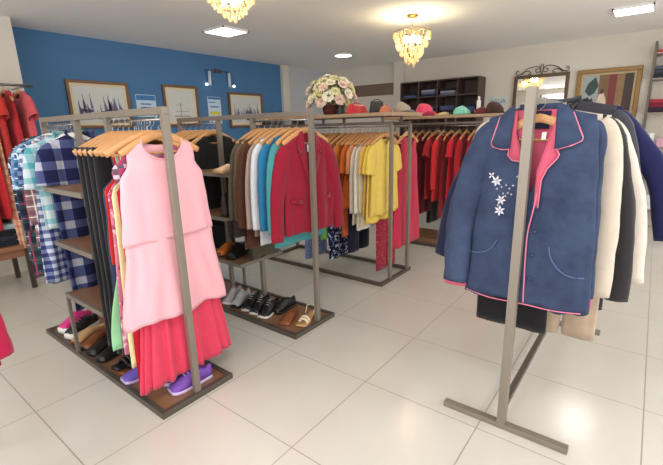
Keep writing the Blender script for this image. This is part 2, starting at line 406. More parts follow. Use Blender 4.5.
def chandelier(x, y, label):
    t = thing('chandelier', label, 'chandelier', (x, y, CEIL), 0, 'gold crystal chandeliers')
    bm = bmesh.new(); lathe(bm, [(0.065, 0), (0.065, -0.012), (0.045, -0.025), (0.01, -0.03)]); link('canopy', bm, m_brass, t)
    Tube('stem', m_brass, [(0, 0, -0.03), (0, 0, -0.22)], 0.004, t)
    tiers = ((0.20, -0.17, 30), (0.165, -0.24, 22), (0.12, -0.32, 18), (0.075, -0.39, 12), (0.03, -0.43, 6))
    bm = bmesh.new()
    for (r, z, n_) in tiers:
        ring = [(r * math.cos(a * PI / 12), r * math.sin(a * PI / 12), z) for a in range(25)]; tube(bm, ring, 0.004, 6, cap=False, up=Vector((0, 0, 1)))
    for a in range(4):
        c, s = math.cos(a * PI / 2), math.sin(a * PI / 2)
        tube(bm, [(0, 0, -0.16), (0.20 * c, 0.20 * s, -0.17), (0.165 * c, 0.165 * s, -0.24), (0.12 * c, 0.12 * s, -0.32), (0.075 * c, 0.075 * s, -0.39), (0.03 * c, 0.03 * s, -0.43)], 0.003, 6)
    link('frame', bm, m_brass, t)
    pl = bpy.data.lights.new('chandelier_glow', 'POINT'); pl.energy = 6; pl.color = (1, .86, .6); pl.shadow_soft_size = 0.05
    po = bpy.data.objects.new('chandelier_glow', pl); C.objects.link(po); po.parent = t; po.location = (0, 0, -0.27)
    for k in range(4):
        a = k * PI / 2 + 0.6; bm = bmesh.new(); lathe(bm, [(0.008, 0.03), (0.022, 0.0), (0.026, -0.02), (0.018, -0.045), (0.004, -0.055)], 12, (0.07 * math.cos(a), 0.07 * math.sin(a), -0.24)); link('bulb', bm, m_bulb, t)
    for (r, z, n_) in tiers:
        for k in range(n_):
            a = 2 * PI * k / n_ + z * 7; o = bpy.data.objects.new('crystal', crys_me); C.objects.link(o); o.parent = t
            o.location = (r * math.cos(a), r * math.sin(a), z - rnd.uniform(0, 0.035)); o.rotation_euler = (rnd.uniform(-.1, .1), rnd.uniform(-.1, .1), a + rnd.uniform(-0.5, 0.5)); q = rnd.uniform(0.8, 1.25); o.scale = (q, q, q)
    return t
chandelier(4.55, 2.33, 'gold crystal chandelier hanging whole in view above the hats rack')
chandelier(2.54, 3.0, 'gold crystal chandelier cut off by the top edge of the photo').scale = (0.95, 0.95, 0.56)

# ------------------------------------------------------------ clothes racks
def rack_frame(X, label, px=0.0):
    """floor-standing display rack running along Y: board base, three posts, top bar, shelf tower in the middle"""
    t = thing('clothes_rack', label, 'clothes rack', (X, 1.9, 0), 0)
    y1, y2, y3 = 0.62, 1.05, 1.62; w = 0.235
    bm = bmesh.new()
    for a in ((-w, w, -0.01, 0.02), (-w, w, 1.63, 1.66), (-w, -w + 0.03, 0.02, 1.63), (w - 0.03, w, 0.02, 1.63)): box(bm, *a, 0, 0.035, 0.002)
    link('base_frame', bm, M_darksteel, t, smooth=False)
    Box('base_board', M_board, -w + 0.03, w - 0.03, 0.02, 1.63, 0.006, 0.024, t)
    for y in (0.02, y1, y2, y3): Box('post', M_steel, px - 0.018, px + 0.018, y - 0.016, y + 0.016, 0.02, 1.585, t, 0.002)
    Box('top_bar', M_steel, px - 0.019, px + 0.019, 0.002, y3 + 0.016, 1.585, 1.62, t, 0.002)
    for (a, b_) in ((0.036, y1 - 0.016), (y2 + 0.016, y3 - 0.016)): Tube('hanging_rail', M_chrome, [(px, a, 1.562), (px, b_, 1.562)], 0.007, t)
    for (a, b_) in ((0.036, y1 - 0.016), (y2 + 0.016, y3 - 0.016)):
        for q in (a + 0.06, b_ - 0.06): Box('rail_bracket', M_chrome, px - 0.004, px + 0.004, q, q + 0.008, 1.562, 1.59, t)
    for z in (0.47, 0.83, 1.18):
        s = Box('shelf', M_board, -w + 0.02, w - 0.02, y1 - 0.05, y2 + 0.02, z - 0.018, z, t)
        bm = bmesh.new()
        for a in ((-w, w, y1 - 0.07, y1 - 0.05), (-w, w, y2 + 0.02, y2 + 0.04), (-w, -w + 0.02, y1 - 0.05, y2 + 0.02), (w - 0.02, w, y1 - 0.05, y2 + 0.02)): box(bm, *a, z - 0.025, z + 0.004)
        link('shelf_frame', bm, M_steel, s, smooth=False)
    for sx in (-1, 1):
        for y in (y2 + 0.03,): Box('shelf_support', M_steel, min(sx * w, sx * (w - 0.02)), max(sx * w, sx * (w - 0.02)), y - 0.01, y + 0.01, 0.035, 0.445, t)
    return t
RZ = 1.562
rack_frame(1.15, 'tall metal clothes rack nearest the camera, with the pink dress at its front post')
rack_frame(2.20, 'tall metal clothes rack in the middle, with the red blazer at its front post', 0.055)
HZ = RZ + 0.007 - HOOKTOP + 0.0022 - 0.0005   # hanger root height under a rail
def on_rail(X, Y, label, kind='wood', rz=0.0, z=None):
    hanger(label, (X, Y, HZ if z is None else z), rz, kind); return (X, Y, (HZ if z is None else z) - 0.028)

# --- rack with the pink dress
p = on_rail(1.18, 2.035, 'wooden hanger carrying the two-tier pink dress at the front post', rz=0.05)
m_pink = fabric('pink_crepe', (250, 178, 190), 0.04, 12, 0.2)
r = thing('pink_dress', 'sleeveless two-tier pale pink dress hanging at the front of the nearest rack', 'dress', p, 0.04)
T = Torso([(0, 0.19), (-0.03, 0.19), (-0.12, 0.192), (-0.2, 0.24), (-0.36, 0.255), (-0.52, 0.27)], [(0, 0.010), (-0.04, 0.016), (-0.16, 0.030), (-0.55, 0.045)], 0.52, neck=0.115, nf=0.10, nb=0.03, slope=0.35, fold=0.006, nfold=4, seed=1.0)
link('bodice_layer', T.bm(), m_pink, r, solid=0.003)
T2 = Torso([(-0.3, 0.225), (-0.55, 0.26), (-0.97, 0.325)], [(-0.3, 0.02), (-0.55, 0.033), (-0.97, 0.055)], 0.96, neck=0.0, nf=0, slope=0, up=-0.40, fold=0.012, nfold=4, seed=2.5, hemw=0.012)
link('skirt_layer', T2.bm(), m_pink, r, solid=0.003)
bm = bmesh.new(); tube(bm, [(0.115 * math.cos(a * PI / 20), -0.012 - 0.016 * math.sin(a * PI / 20), -0.10 * math.sin(a * PI / 20) ** 0.6 - 0.002) for a in range(21)], 0.004, 6); link('neck_binding', bm, m_pink, r)
# coral pleated skirt
m_coral = fabric('coral_chiffon', (236, 60, 92), 0.12, 30, 0.2)
p = on_rail(1.16, 2.075, 'wooden hanger just behind the pink dress, carrying the coral pleated skirt')
r = thing('pleated_skirt', 'long coral pleated skirt whose ruffled hem shows beneath the pink dress', 'skirt', (1.2, 2.07, p[2] + 0.03), 0.04)
bm = bmesh.new(); rows = []
for j in range(30):
    v = j / 29; z = -0.32 - 1.03 * v; row = []
    for i in range(180):
        t = 2 * PI * i / 180; c = math.cos(t); s = math.sin(t)
        W = 0.15 + 0.15 * v ** 0.9; D = 0.012 + 0.045 * v
        F = (0.003 + 0.015 * v) * math.sin(17 * t + 3.0 * noise.noise((c * 2, s * 2, z * 1.5))) + 0.016 * v * noise.noise((c * 3, s * 3, z * 2))
        row.append(bm.verts.new((c * (W + F), s * (D + F) - 0.02 * v, z - (0.05 * v * noise.noise((c * 2.2, s, 5.0)))- 0.035 * v * abs(c))))
    rows.append(row)
for a, b_ in zip(rows, rows[1:]):
    for i in range(180): bm.faces.new((a[i], a[(i + 1) % 180], b_[(i + 1) % 180], b_[i]))
link('pleats', bm, m_coral, r, solid=0.002)
bm = bmesh.new(); box(bm, -0.152, 0.152, -0.014, 0.014, -0.33, -0.29, 0.004); link('waistband', bm, m_coral, r)
bm = bmesh.new()
for s in (-1, 1): tube(bm, [(s * 0.1, 0, -0.30), (s * 0.1, 0, -0.085)], 0.003, 6)
link('hanging_loop', bm, m_coral, r)
G = 'garments on the nearest rack'
items = [
 ('red_dress', 'bright red long dress, a narrow strip left of the coral skirt', 'dress', 2.10, fabric('bright_red', (222, 24, 44)), dict(L=1.33, sw=0.17, cw=0.2, hw=0.24, d=0.022, sleeve='none')),
 ('cream_dress', 'pale yellow long dress, a strip between the red dress and the mauve lace one', 'dress', 2.125, fabric('pale_yellow', (240, 232, 170)), dict(L=1.2, sw=0.18, cw=0.215, hw=0.25, d=0.018, sleeve='none')),
 ('lace_dress', 'mauve pink patterned dress with black lace trim, left of the pink dress', 'dress', 2.15, printed('mauve_print', (206, 120, 150), (170, 70, 110), (232, 190, 200), 22), dict(L=1.12, sw=0.18, cw=0.22, hw=0.26, d=0.02, sleeve='none')),
 ('green_dress', 'light mint green dress whose hem shows low beside the black trousers', 'dress', 2.18, fabric('mint_green', (150, 218, 160)), dict(L=1.08, sw=0.18, cw=0.13, hw=0.31, d=0.02, sleeve='none')),
 ('red_tshirt', 'thin red top squeezed between cream dress and black trousers', 'top', 2.205, fabric('poppy_red', (224, 48, 40)), dict(L=0.62, sw=0.185, cw=0.21, hw=0.23, d=0.014, sleeve='none')),
 ('blue_tshirt', 'dark slate blue top showing as a sliver beside the black trousers', 'top', 2.225, fabric('slate_blue', (62, 74, 110)), dict(L=0.85, sw=0.185, cw=0.215, hw=0.245, d=0.014, sleeve='none'))]
for nme, lab, cat, Y, m, kw in items:
    p = on_rail(1.15, Y, 'wooden hanger carrying the ' + lab.split(',')[0].split(' whose')[0].split(' showing')[0].split(' squeezed')[0], rz=rnd.uniform(-.05, .05))
    kw['d'] = 0.012; kw['sw'] = 0.15
    garment(nme, lab, cat, (p[0], p[1], p[2] - 0.03), rnd.uniform(-.03, .03), m, nf=0.1, fold=0.004, nfold=5, **kw)
# lace sleeve blouse: patterned short sleeve at the dress' left shoulder
p = on_rail(1.13, 2.055, 'wooden hanger with its left arm showing just behind the pink dress shoulder', rz=-0.04)
m_slv = checked('striped_berry', (172, 60, 110), (96, 80, 92), (208, 176, 190), 0.05, 0.4)
garment('berry_blouse', 'berry and grey striped short-sleeved blouse peeping out left of the pink dress', 'blouse', (p[0], p[1], p[2] - 0.02), -0.04, fabric('berry', (176, 70, 116)), L=0.5, sw=0.15, cw=0.17, hw=0.18, d=0.008, sleeve='short', slen=0.1, srad=0.5, spread=-0.01, m2=m_slv)
m_blk2 = fabric('black_trouser_cloth', (30, 29, 33))
for k, (Y, L, lab) in enumerate(((2.265, 1.16, 'long black trousers hanging behind the mint green dress'), (2.33, 1.18, 'long black trousers, second of the black row on the nearest rack'), (2.39, 1.14, 'long black trousers, third of the black row on the nearest rack'), (2.45, 1.17, 'long black wide trousers last on the front rail, by the shelves'))):
    p = on_rail(1.14, Y, ('wooden hanger carrying the ' + lab)[:90].replace(' hanging behind the mint green dress', ' behind the mint dress'), rz=0.03)
    trousers('black_trousers', lab, (1.14 - 0.02, Y, HZ - 0.07), 0.0, m_blk2, L=L, w=0.19, hem=0.17, d=0.026)

# --- plaid shirts at the back rail of the nearest rack
navy_w = checked('big_navy_check', (172, 174, 190), (72, 80, 124), (26, 30, 74), 0.13, 0.6)
plaids = [
 ('checked_dress', 'long navy and white big-check shirt dress showing between the shelves', 'dress', 2.99, navy_w, dict(L=1.18, hw=0.26, sleeve='short', slen=0.24, placket=True, collar=True)),
 ('checked_shirt', 'white shirt with teal collar and navy check shoulders, right behind the big-check dress', 'shirt', 3.045, checked('teal_white_check', (186, 198, 204), (128, 172, 180), (74, 150, 160), 0.09, 0.4), dict(L=0.6, hw=0.25, sleeve='short', slen=0.26, spread=0.07, collar=True)),
 ('gingham_dress', 'navy and white small-gingham dress with its hem above the floor', 'dress', 3.10, checked('small_gingham', (190, 194, 210), (104, 114, 152), (44, 52, 104), 0.052, 0.5), dict(L=0.98, hw=0.29, sleeve='short', slen=0.24, spread=0.07)),
 ('plaid_shirt', 'pink and brown plaid shirt hanging behind the gingham dress', 'shirt', 3.15, checked('pink_brown_plaid', (172, 146, 144), (130, 96, 98), (110, 76, 84), 0.07, 0.4, (236, 226, 220)), dict(L=0.74, hw=0.28, sleeve='long', slen=0.5, spread=0.05)),
 ('plaid_shirt', 'aqua and blue plaid shirt, the brightest of the plaid shirts', 'shirt', 3.205, checked('aqua_plaid', (150, 188, 200), (60, 116, 146), (34, 84, 120), 0.06, 0.45, (240, 244, 244)), dict(L=0.56, hw=0.27, sleeve='short', slen=0.27, spread=0.08)),
 ('plaid_shirt', 'pale blue and white checked shirt behind the aqua plaid one', 'shirt', 3.26, checked('pale_blue_check', (176, 188, 206), (116, 138, 176), (90, 116, 164), 0.05, 0.5), dict(L=0.6, hw=0.27, sleeve='short', slen=0.28, spread=0.09)),
 ('tartan_shirt', 'long dark green tartan shirt with wine red bands near its hem', 'shirt', 3.315, checked('green_tartan', (44, 84, 84), (38, 50, 66), (24, 30, 44), 0.10, 0.45, (150, 60, 84)), dict(L=0.98, hw=0.29, sleeve='long', slen=0.56, spread=0.06)),
 ('plaid_shirt', 'dark navy, green and white plaid shirt, leftmost of the plaid shirts', 'shirt', 3.375, checked('navy_green_plaid', (64, 78, 104), (40, 60, 70), (28, 34, 54), 0.06, 0.45, (200, 206, 214)), dict(L=0.86, hw=0.29, sleeve='long', slen=0.5, spread=0.08))]
for k, (nme, lab, cat, Y, m, kw) in enumerate(plaids):
    p = on_rail(1.13, Y, 'white hanger holding the ' + lab.split(', ')[0].split(' showing')[0].split(' hanging')[0].split(' behind')[0].split(' with its')[0], 'white', rnd.uniform(-.08, .08))
    kw['spread'] = kw.get('spread', .05) * 0.35; kw['hw'] -= 0.02
    p = (p[0], p[1], p[2] + 0.04)
    if k == 0: p = (p[0] + 0.05, p[1], p[2]); kw['hw'] = 0.215
    garment(nme, lab, cat, p, rnd.uniform(-.1, .05), m, sw=0.18, cw=0.225, d=0.02, fold=0.009, slope=0.4, **kw)
for k, Y in enumerate((2.985, 3.095, 3.155, 3.21, 3.27, 3.33, 3.39, 3.455)):
    hanger('empty white plastic hanger in the tight row above the plaid shirts', (1.15, Y, HZ), rnd.uniform(-.12, .12), 'white', 'empty white hangers above the plaid shirts').scale = (0.72, 1, 1)

# --- middle rack, front rail
m_red = fabric('crimson_wool', (160, 18, 46), 0.1, 30, 0.4)
X2 = 2.255
p = on_rail(2.29, 2.0, 'wooden hanger carrying the crimson blazer at the middle rack', rz=-0.1)
r, T = garment('crimson_blazer', 'crimson red blazer with lapels and long sleeves, at the front of the middle rack', 'blazer', p, -0.12, m_red, L=0.72, sw=0.205, cw=0.225, hw=0.25, d=0.042, sleeve='long', slen=0.66, spread=0.11, neck=0.07, nf=0.34, vneck=True, fold=0.014, nfold=5, slope=0.42)
for s in (-1, 1):
    bm = bmesh.new(); poly_patch(bm, [(s * 0.052, 0.02), (s * 0.085, 0.005), (s * 0.115, -0.10), (s * 0.075, -0.12), (s * 0.10, -0.16), (s * 0.02, -0.36), (s * 0.006, -0.35), (s * 0.05, -0.10)], lambda x, z: T.fy(x, z, 0.009), 0.005, 1); link('lapel', bm, m_red, r)
    bm = bmesh.new(); poly_patch(bm, [(s * 0.10, -0.50), (s * 0.20, -0.48), (s * 0.20, -0.45), (s * 0.10, -0.47)], lambda x, z: T.fy(x, z, 0.012), 0.004, 1); link('pocket_flap', bm, m_red, r)
bm = bmesh.new(); box(bm, -0.062, 0.062, 0.008, 0.014, -0.03, 0.028); link('collar', bm, m_red, r, smooth=False)
bm = bmesh.new(); poly_patch(bm, [(-0.004, -0.35), (0.004, -0.35), (0.004, -0.71), (-0.004, -0.71)], lambda x, z: T.fy(x, z, 0.011), 0.004, 3); link('front_edge', bm, fabric('crimson_dark', (120, 12, 34)), r)
bm = bmesh.new(); box(bm, -0.005, 0.02, -0.012, -0.011, -0.13, -0.08); link('price_tag', bm, M_tag, r, smooth=False)
mids = [
 ('teal_cardigan', 'teal cardigan whose hem shows beneath the crimson blazer', 'cardigan', 2.06, fabric('teal_knit', (64, 150, 156)), dict(L=0.80, sw=0.2, cw=0.235, hw=0.27, d=0.024, spread=0.05, slen=0.62), -0.02),
 ('blue_cardigan', 'bright sky blue cardigan left of the crimson blazer', 'cardigan', 2.13, fabric('sky_blue_knit', (34, 122, 172)), dict(L=0.66, sw=0.215, cw=0.245, hw=0.27, d=0.03, spread=0.04, slen=0.6, collar=True), -0.05),
 ('white_cardigan', 'long white cardigan between the blue and brown garments', 'cardigan', 2.205, fabric('white_knit', (226, 228, 236)), dict(L=0.80, sw=0.215, cw=0.25, hw=0.275, d=0.026, spread=0.05, slen=0.6), -0.04),
 ('beige_jacket', 'dusty rose beige jacket squeezed behind the white cardigan', 'jacket', 2.26, fabric('dusty_beige', (176, 152, 142)), dict(L=0.74, sw=0.21, cw=0.25, hw=0.27, d=0.018, spread=0.06, slen=0.6), -0.03),
 ('brown_jacket', 'dark chestnut brown suede jacket hanging between beige and olive', 'jacket', 2.325, fabric('chestnut_suede', (92, 52, 38)), dict(L=0.84, sw=0.215, cw=0.255, hw=0.29, d=0.026, spread=0.07, slen=0.6), -0.06),
 ('brown_coat', 'mid brown coat, second from the shelves on the middle rack', 'coat', 2.39, fabric('mid_brown', (112, 84, 60)), dict(L=0.86, sw=0.22, cw=0.26, hw=0.27, d=0.024, spread=0.08, slen=0.64), 0.0),
 ('olive_coat', 'olive grey coat with dark fur cuff, nearest the shelves on the middle rack', 'coat', 2.455, fabric('olive_cloth', (92, 86, 66)), dict(L=0.98, sw=0.21, cw=0.22, hw=0.16, d=0.022, spread=0.09, slen=0.64), 0.04)]
for nme, lab, cat, Y, m, kw, rz in mids:
    p = on_rail(X2, Y, 'wooden hanger carrying the ' + lab.split(' whose')[0].split(' left of')[0].split(' between')[0].split(' squeezed')[0].split(' hanging')[0].split(', ')[0].split(' with')[0] + ' on the middle rack', rz=rnd.uniform(-.06, .06))
    rr_, TT = garment(nme, lab, cat, p, rz, m, fold=0.008, nfold=6, **kw)
    if nme in ('olive_coat', 'brown_coat'):
        bm = bmesh.new(); Pn = []
        sx = -(0.22 - 0.025 + 0.05 + kw['spread'])
        for i in range(7): Pn.append((sx, -0.01, -0.62 - 0.02 * i))
        rg = tube(bm, Pn, 0.056, 14, flat=0.45)
        for a in rg:
            for v in a: v.co += Vector((rnd.uniform(-.006, .006), rnd.uniform(-.004, .004), rnd.uniform(-.004, .004)))
        link('fur_cuff', bm, mat('dark_fur', (46, 34, 30), 0.95, vary=0.5, scale=60, bump=1, bscale=400), rr_)
# back rail of the middle rack: black garments
for k, (nme, lab, L, sl) in enumerate((('black_jacket', 'black long-sleeved jacket, nearest the shelves on the back rail behind the pink dress', 0.8, 'long'), ('black_blouse', 'black short-sleeved blouse behind the front black jacket on the back rail', 0.7, 'short'),
        ('black_dress', 'long black dress in the row behind the pink dress', 1.1, 'none'), ('black_cardigan', 'thin black cardigan behind the long black dress', 0.75, 'long'), ('black_shirt', 'black collared shirt at the far left of the black row', 0.72, 'long'), ('charcoal_coat', 'charcoal coat, last of the black row near the blue wall', 0.95, 'long'))):
    Y = 3.03 + k * 0.085
    p = on_rail(X2, Y, 'wooden hanger carrying the ' + lab.split(',')[0].split(' behind')[0].split(' in the')[0].split(' at the')[0], rz=rnd.uniform(-.06, .06))
    garment(nme, lab, 'jacket' if 'jacket' in nme or 'coat' in nme else nme.split('_')[1], p, 0, M_black if k < 5 else fabric('charcoal', (52, 52, 58)), L=L, sw=0.21, cw=0.25, hw=0.27, d=0.026, sleeve=sl, collar=(k == 4))

# ------------------------------------------------------------ double racks with a top board (rack of coloured shirts, rack of red clothes)
def board_rack(xc, w, y0, y1, label, zt=1.62, xa=0.12, plinth=False):
    t = thing('clothes_rack', label, 'clothes rack', (xc, y0, 0), 0); D = y1 - y0
    bm = bmesh.new()
    for a in ((-w, w, 0, 0.03), (-w, w, D - 0.03, D), (-w, -w + 0.03, 0.03, D - 0.03), (w - 0.03, w, 0.03, D - 0.03)): box(bm, *a, 0, 0.035, 0.002)
    link('base_frame', bm, M_darksteel, t, smooth=False)
    if plinth: Box('plinth_board', M_board, -w + 0.03, w - 0.03, 0.03, D - 0.03, 0.004, 0.09, t)
    for x in (-xa * 0.5, xa):
        for y in (0.015, D - 0.015): Box('post', M_steel, x - 0.016, x + 0.016, y - 0.015, y + 0.017, 0.035, zt - 0.075, t, 0.002)
    Box('top_board', mat('light_board', (166, 138, 110), 0.45, vary=0.15, scale=5), -w + 0.02, w - 0.02, -0.06, D + 0.02, zt - 0.02, zt, t)
    bm = bmesh.new()
    for a in ((-w, w, -0.08, -0.06), (-w, w, D + 0.02, D + 0.04), (-w, -w + 0.02, -0.06, D + 0.02), (w - 0.02, w, -0.06, D + 0.02)): box(bm, *a, zt - 0.028, zt + 0.003)
    link('board_frame', bm, MATS['light_board'], t, smooth=False)
    for x in (-xa * 0.5, xa):
        Box('rail_beam', M_steel, x - 0.012, x + 0.012, 0.0, D, zt - 0.1, zt - 0.075, t)
    bm = bmesh.new()
    for x in (-xa * 0.5, xa):
        for y in (0.1, D * 0.5, D - 0.1): Box('board_support', M_steel, x - 0.012, x + 0.012, y, y + 0.02, zt - 0.075, zt - 0.02, t)
    for x in (-xa * 0.5, xa): Tube('hanging_rail', M_chrome, [(x, 0.04, zt - 0.118), (x, D - 0.04, zt - 0.118)], 0.007, t)
    bm = bmesh.new()
    for x in (-xa * 0.5, xa):
        for y in (0.06, D * 0.5, D - 0.07): box(bm, x - 0.003, x + 0.003, y, y + 0.008, zt - 0.12, zt - 0.098)
    link('rail_bracket', bm, M_chrome, t, smooth=False)
    return t
board_rack(3.50, 0.30, 1.90, 3.50, 'long metal rack with a wooden top board carrying the flower basket', xa=0.24)
HZ3 = 1.62 - 0.118 + 0.007 - HOOKTOP + 0.0017
XA = 3.38; XB = 3.74
cols = [
 ('yellow_tshirt', 'light yellow short-sleeved top, frontmost on the rack of coloured shirts', 'top', (238, 200, 78), 0.72, 'short'),
 ('yellow_shirt', 'golden yellow shirt right behind the light yellow top', 'shirt', (246, 206, 70), 0.78, 'short'),
 ('mustard_shirt', 'warm mustard yellow shirt, third from the front of the coloured row', 'shirt', (236, 188, 76), 0.72, 'short'),
 ('khaki_shirt', 'khaki beige shirt between the yellow and the cream shirts', 'shirt', (214, 194, 154), 0.82, 'long'),
 ('cream_blouse', 'cream white long blouse in the middle of the coloured row', 'blouse', (240, 230, 214), 0.86, 'long'),
 ('white_blouse', 'off-white blouse just behind the cream long blouse', 'blouse', (228, 214, 194), 0.8, 'long'),
 ('peach_blouse', 'peach orange blouse behind the off-white blouse', 'blouse', (232, 150, 100), 0.7, 'short'),
 ('orange_shirt', 'bright orange shirt next to the peach blouse', 'shirt', (238, 112, 36), 0.66, 'short'),
 ('burnt_orange_dress', 'long burnt orange dress hanging to near the navy print', 'dress', (206, 84, 36), 0.95, 'none'),
 ('orange_tshirt', 'light tangerine orange top with a flared short sleeve', 'top', (240, 140, 50), 0.55, 'short'),
 ('patterned_blouse', 'brown and green leaf-print blouse between orange and green tops', 'blouse', (120, 92, 52), 0.8, 'none'),
 ('green_shirt', 'olive green shirt next to the leaf-print blouse', 'shirt', (110, 142, 62), 0.75, 'short'),
 ('lime_green_dress', 'lime green dress with its hem below the crimson blazer', 'dress', (120, 200, 84), 1.02, 'none'),
 ('green_tshirt', 'fresh light green top near the far end of the coloured row', 'top', (124, 190, 88), 0.6, 'short'),
 ('dark_green_tshirt', 'dark green top behind the fresh light green top', 'top', (48, 96, 58), 0.7, 'short'),
 ('mint_tshirt', 'mint green top, last but one of the coloured row', 'top', (140, 206, 150), 0.68, 'none'),
 ('teal_dress', 'teal dress at the far end of the coloured row', 'dress', (60, 150, 150), 0.95, 'none')]
for k, (nme, lab, cat, col, L, sl) in enumerate(cols):
    Y = (1.985, 2.02, 2.06, 2.095, 2.13, 2.17, 2.21, 2.26, 2.31, 2.37, 2.44, 2.52, 2.58, 2.65, 2.73, 2.82, 2.92)[k]
    hanger('wooden hanger carrying the ' + nme.replace('_', ' ') + ' in the row of coloured shirts', (XA, Y, HZ3), rnd.uniform(-.08, .08))
    if k == 10: m = printed('leaf_print', col, (70, 100, 50), (206, 120, 60), 26)
    else: m = fabric('cloth_' + nme, col, 0.1)
    garment(nme, lab, cat, (XA, Y, HZ3 - 0.028), rnd.uniform(-.05, .05), m, L=L, sw=0.2, cw=0.235, hw=0.25 + rnd.uniform(0, .03), d=0.018, slope=0.42, sleeve=sl, fold=0.010, spread=rnd.uniform(.02, .06), slen=(0.6 if sl == 'long' else 0.24), collar=(k in (1, 3, 7)), nf=0.07, vneck=(k % 3 == 0))
# lower hems seen under the shirts: long printed trousers on the same rail
for k, (Y, X, lab, m, L, tp) in enumerate(((2.055, XA + 0.12, 'crimson printed trousers with pale hem dots near the rack foot', printed('crimson_print', (150, 26, 52), (206, 120, 100), None, 40, 0.35), 1.26, -.08),
        (2.55, XA, 'navy, white and blue floral trousers hanging below the cream blouses', printed('navy_floral', (26, 32, 66), (120, 140, 200), (214, 220, 236), 28, 0.5), 1.2, -.08),
        (2.30, XA, 'plain dark navy trousers beneath the yellow shirts', fabric('dark_navy', (24, 26, 48)), 1.08, -.08),
        (2.88, XA, 'pale blue patterned trousers beside the navy floral pair', printed('blue_pattern', (120, 136, 180), (36, 42, 80), None, 34, 0.4), 1.25, -.08))):
    hanger('wooden hanger carrying the ' + lab.split(' hanging')[0].split(' with')[0].split(' beneath')[0].split(' beside')[0], (X, Y - 0.02, HZ3), 0)
    trousers('printed_trousers' if k != 2 else 'navy_trousers', lab, (X, Y - 0.02, HZ3 - 0.075), 0, m, L=L, w=0.17, hem=0.15)
reds = [('red_coral_dress', 'raspberry coral sleeveless dress hanging outside the right post of the coloured rack', 'dress', (206, 40, 72), 1.14, 'none', 0.12), ('scarlet_dress', 'scarlet dress behind the raspberry dress', 'dress', (206, 24, 36), 1.0, 'none', 0.0),
        ('dark_red_shirt', 'dark red shirt behind the scarlet dress', 'shirt', (150, 20, 34), 0.8, 'short', 0), ('red_blouse', 'plain red blouse behind the dark red shirt', 'blouse', (190, 26, 36), 0.75, 'short', 0), ('wine_cardigan', 'wine red cardigan further back on the right rail', 'cardigan', (120, 20, 38), 0.8, 'long', 0), ('ruby_tshirt', 'ruby red top next to the wine red cardigan', 'top', (176, 20, 50), 0.7, 'short', 0)]
for k, (nme, lab, cat, col, L, sl, dx) in enumerate(reds):
    Y = 2.0 + k * 0.1
    hanger('wooden hanger carrying the ' + nme.replace('_', ' ') + ' on the right rail of the coloured rack', (XB + dx, Y, HZ3), 0.0)
    garment(nme, lab, cat, (XB + 0.02 + dx, Y, HZ3 - 0.028), 0, fabric('cloth_' + nme, col, 0.1), L=L, sw=0.17, cw=0.2, hw=0.31 if k == 0 else 0.26, d=0.03, sleeve=sl, fold=0.009, neck=0.1, nf=0.1)
# rack of red clothes
board_rack(5.0, 0.28, 1.30, 2.75, 'metal rack of red clothes with hats and caps on its top board', zt=1.61, xa=0.2, plinth=True)
HZ6 = 1.61 - 0.118 + 0.007 - HOOKTOP + 0.0017
rc = [(226, 26, 38), (210, 20, 34), (232, 34, 44), (190, 18, 34), (220, 20, 40), (156, 16, 30), (228, 36, 40), (176, 22, 38), (110, 14, 28), (190, 30, 50), (150, 22, 40), (205, 40, 60)]
rw = ['bright red', 'deep red', 'scarlet', 'dark cherry red', 'carmine red', 'maroon', 'tomato red', 'brick red', 'burgundy', 'raspberry red', 'garnet red', 'rosy red']
rk = ['shirt', 'blouse', 'dress', 'cardigan', 'top', 'dress', 'shirt', 'blouse', 'dress', 'cardigan', 'top', 'shirt']
for k in range(12):
    Y = 1.5 + k * 0.095; kd = rk[k]
    hanger('wooden hanger carrying the %s %s on the red rack' % (rw[k], kd), (4.94, Y, HZ6), rnd.uniform(-.06, .06))
    garment('red_' + kd.replace('top', 'tshirt'), '%s %s, %s on the red rack' % (rw[k], kd, ['hidden partly by the denim jacket', 'beside the denim jacket sleeve', 'near the rack front', 'right of the middle', 'just right of centre', 'at the centre', 'just left of centre', 'left of the middle', 'towards the left', 'behind the raspberry coral dress', 'near the left end', 'at the left end'][k]), kd, (4.94, Y, HZ6 - 0.028), 0,
            fabric('cloth_red_%d' % k, rc[k], 0.1), L=(0.8, 0.78, 0.95, 0.85, 0.76, 1.0, 0.8, 0.78, 0.98, 0.84, 0.76, 0.8)[k], sw=0.21, cw=0.26, hw=0.29, d=0.03, sleeve='none' if kd == 'dress' else ('long' if kd in ('cardigan', 'shirt') else 'short'), fold=0.009)
for k, Y in enumerate((1.75, 2.25)):
    garment('black_dress', ('long black dress between the red clothes, nearer the denim jacket', 'long black dress low behind the coloured rack post')[k], 'dress', (5.2, Y, HZ6 - 0.028), 0, M_black, L=1.15, sw=0.19, cw=0.22, hw=0.26, d=0.03, sleeve='none')
    hanger(('wooden hanger of the nearer black dress on the right rail of the red rack', 'wooden hanger of the farther black dress on the right rail of the red rack')[k], (5.2, Y, HZ6), 0)

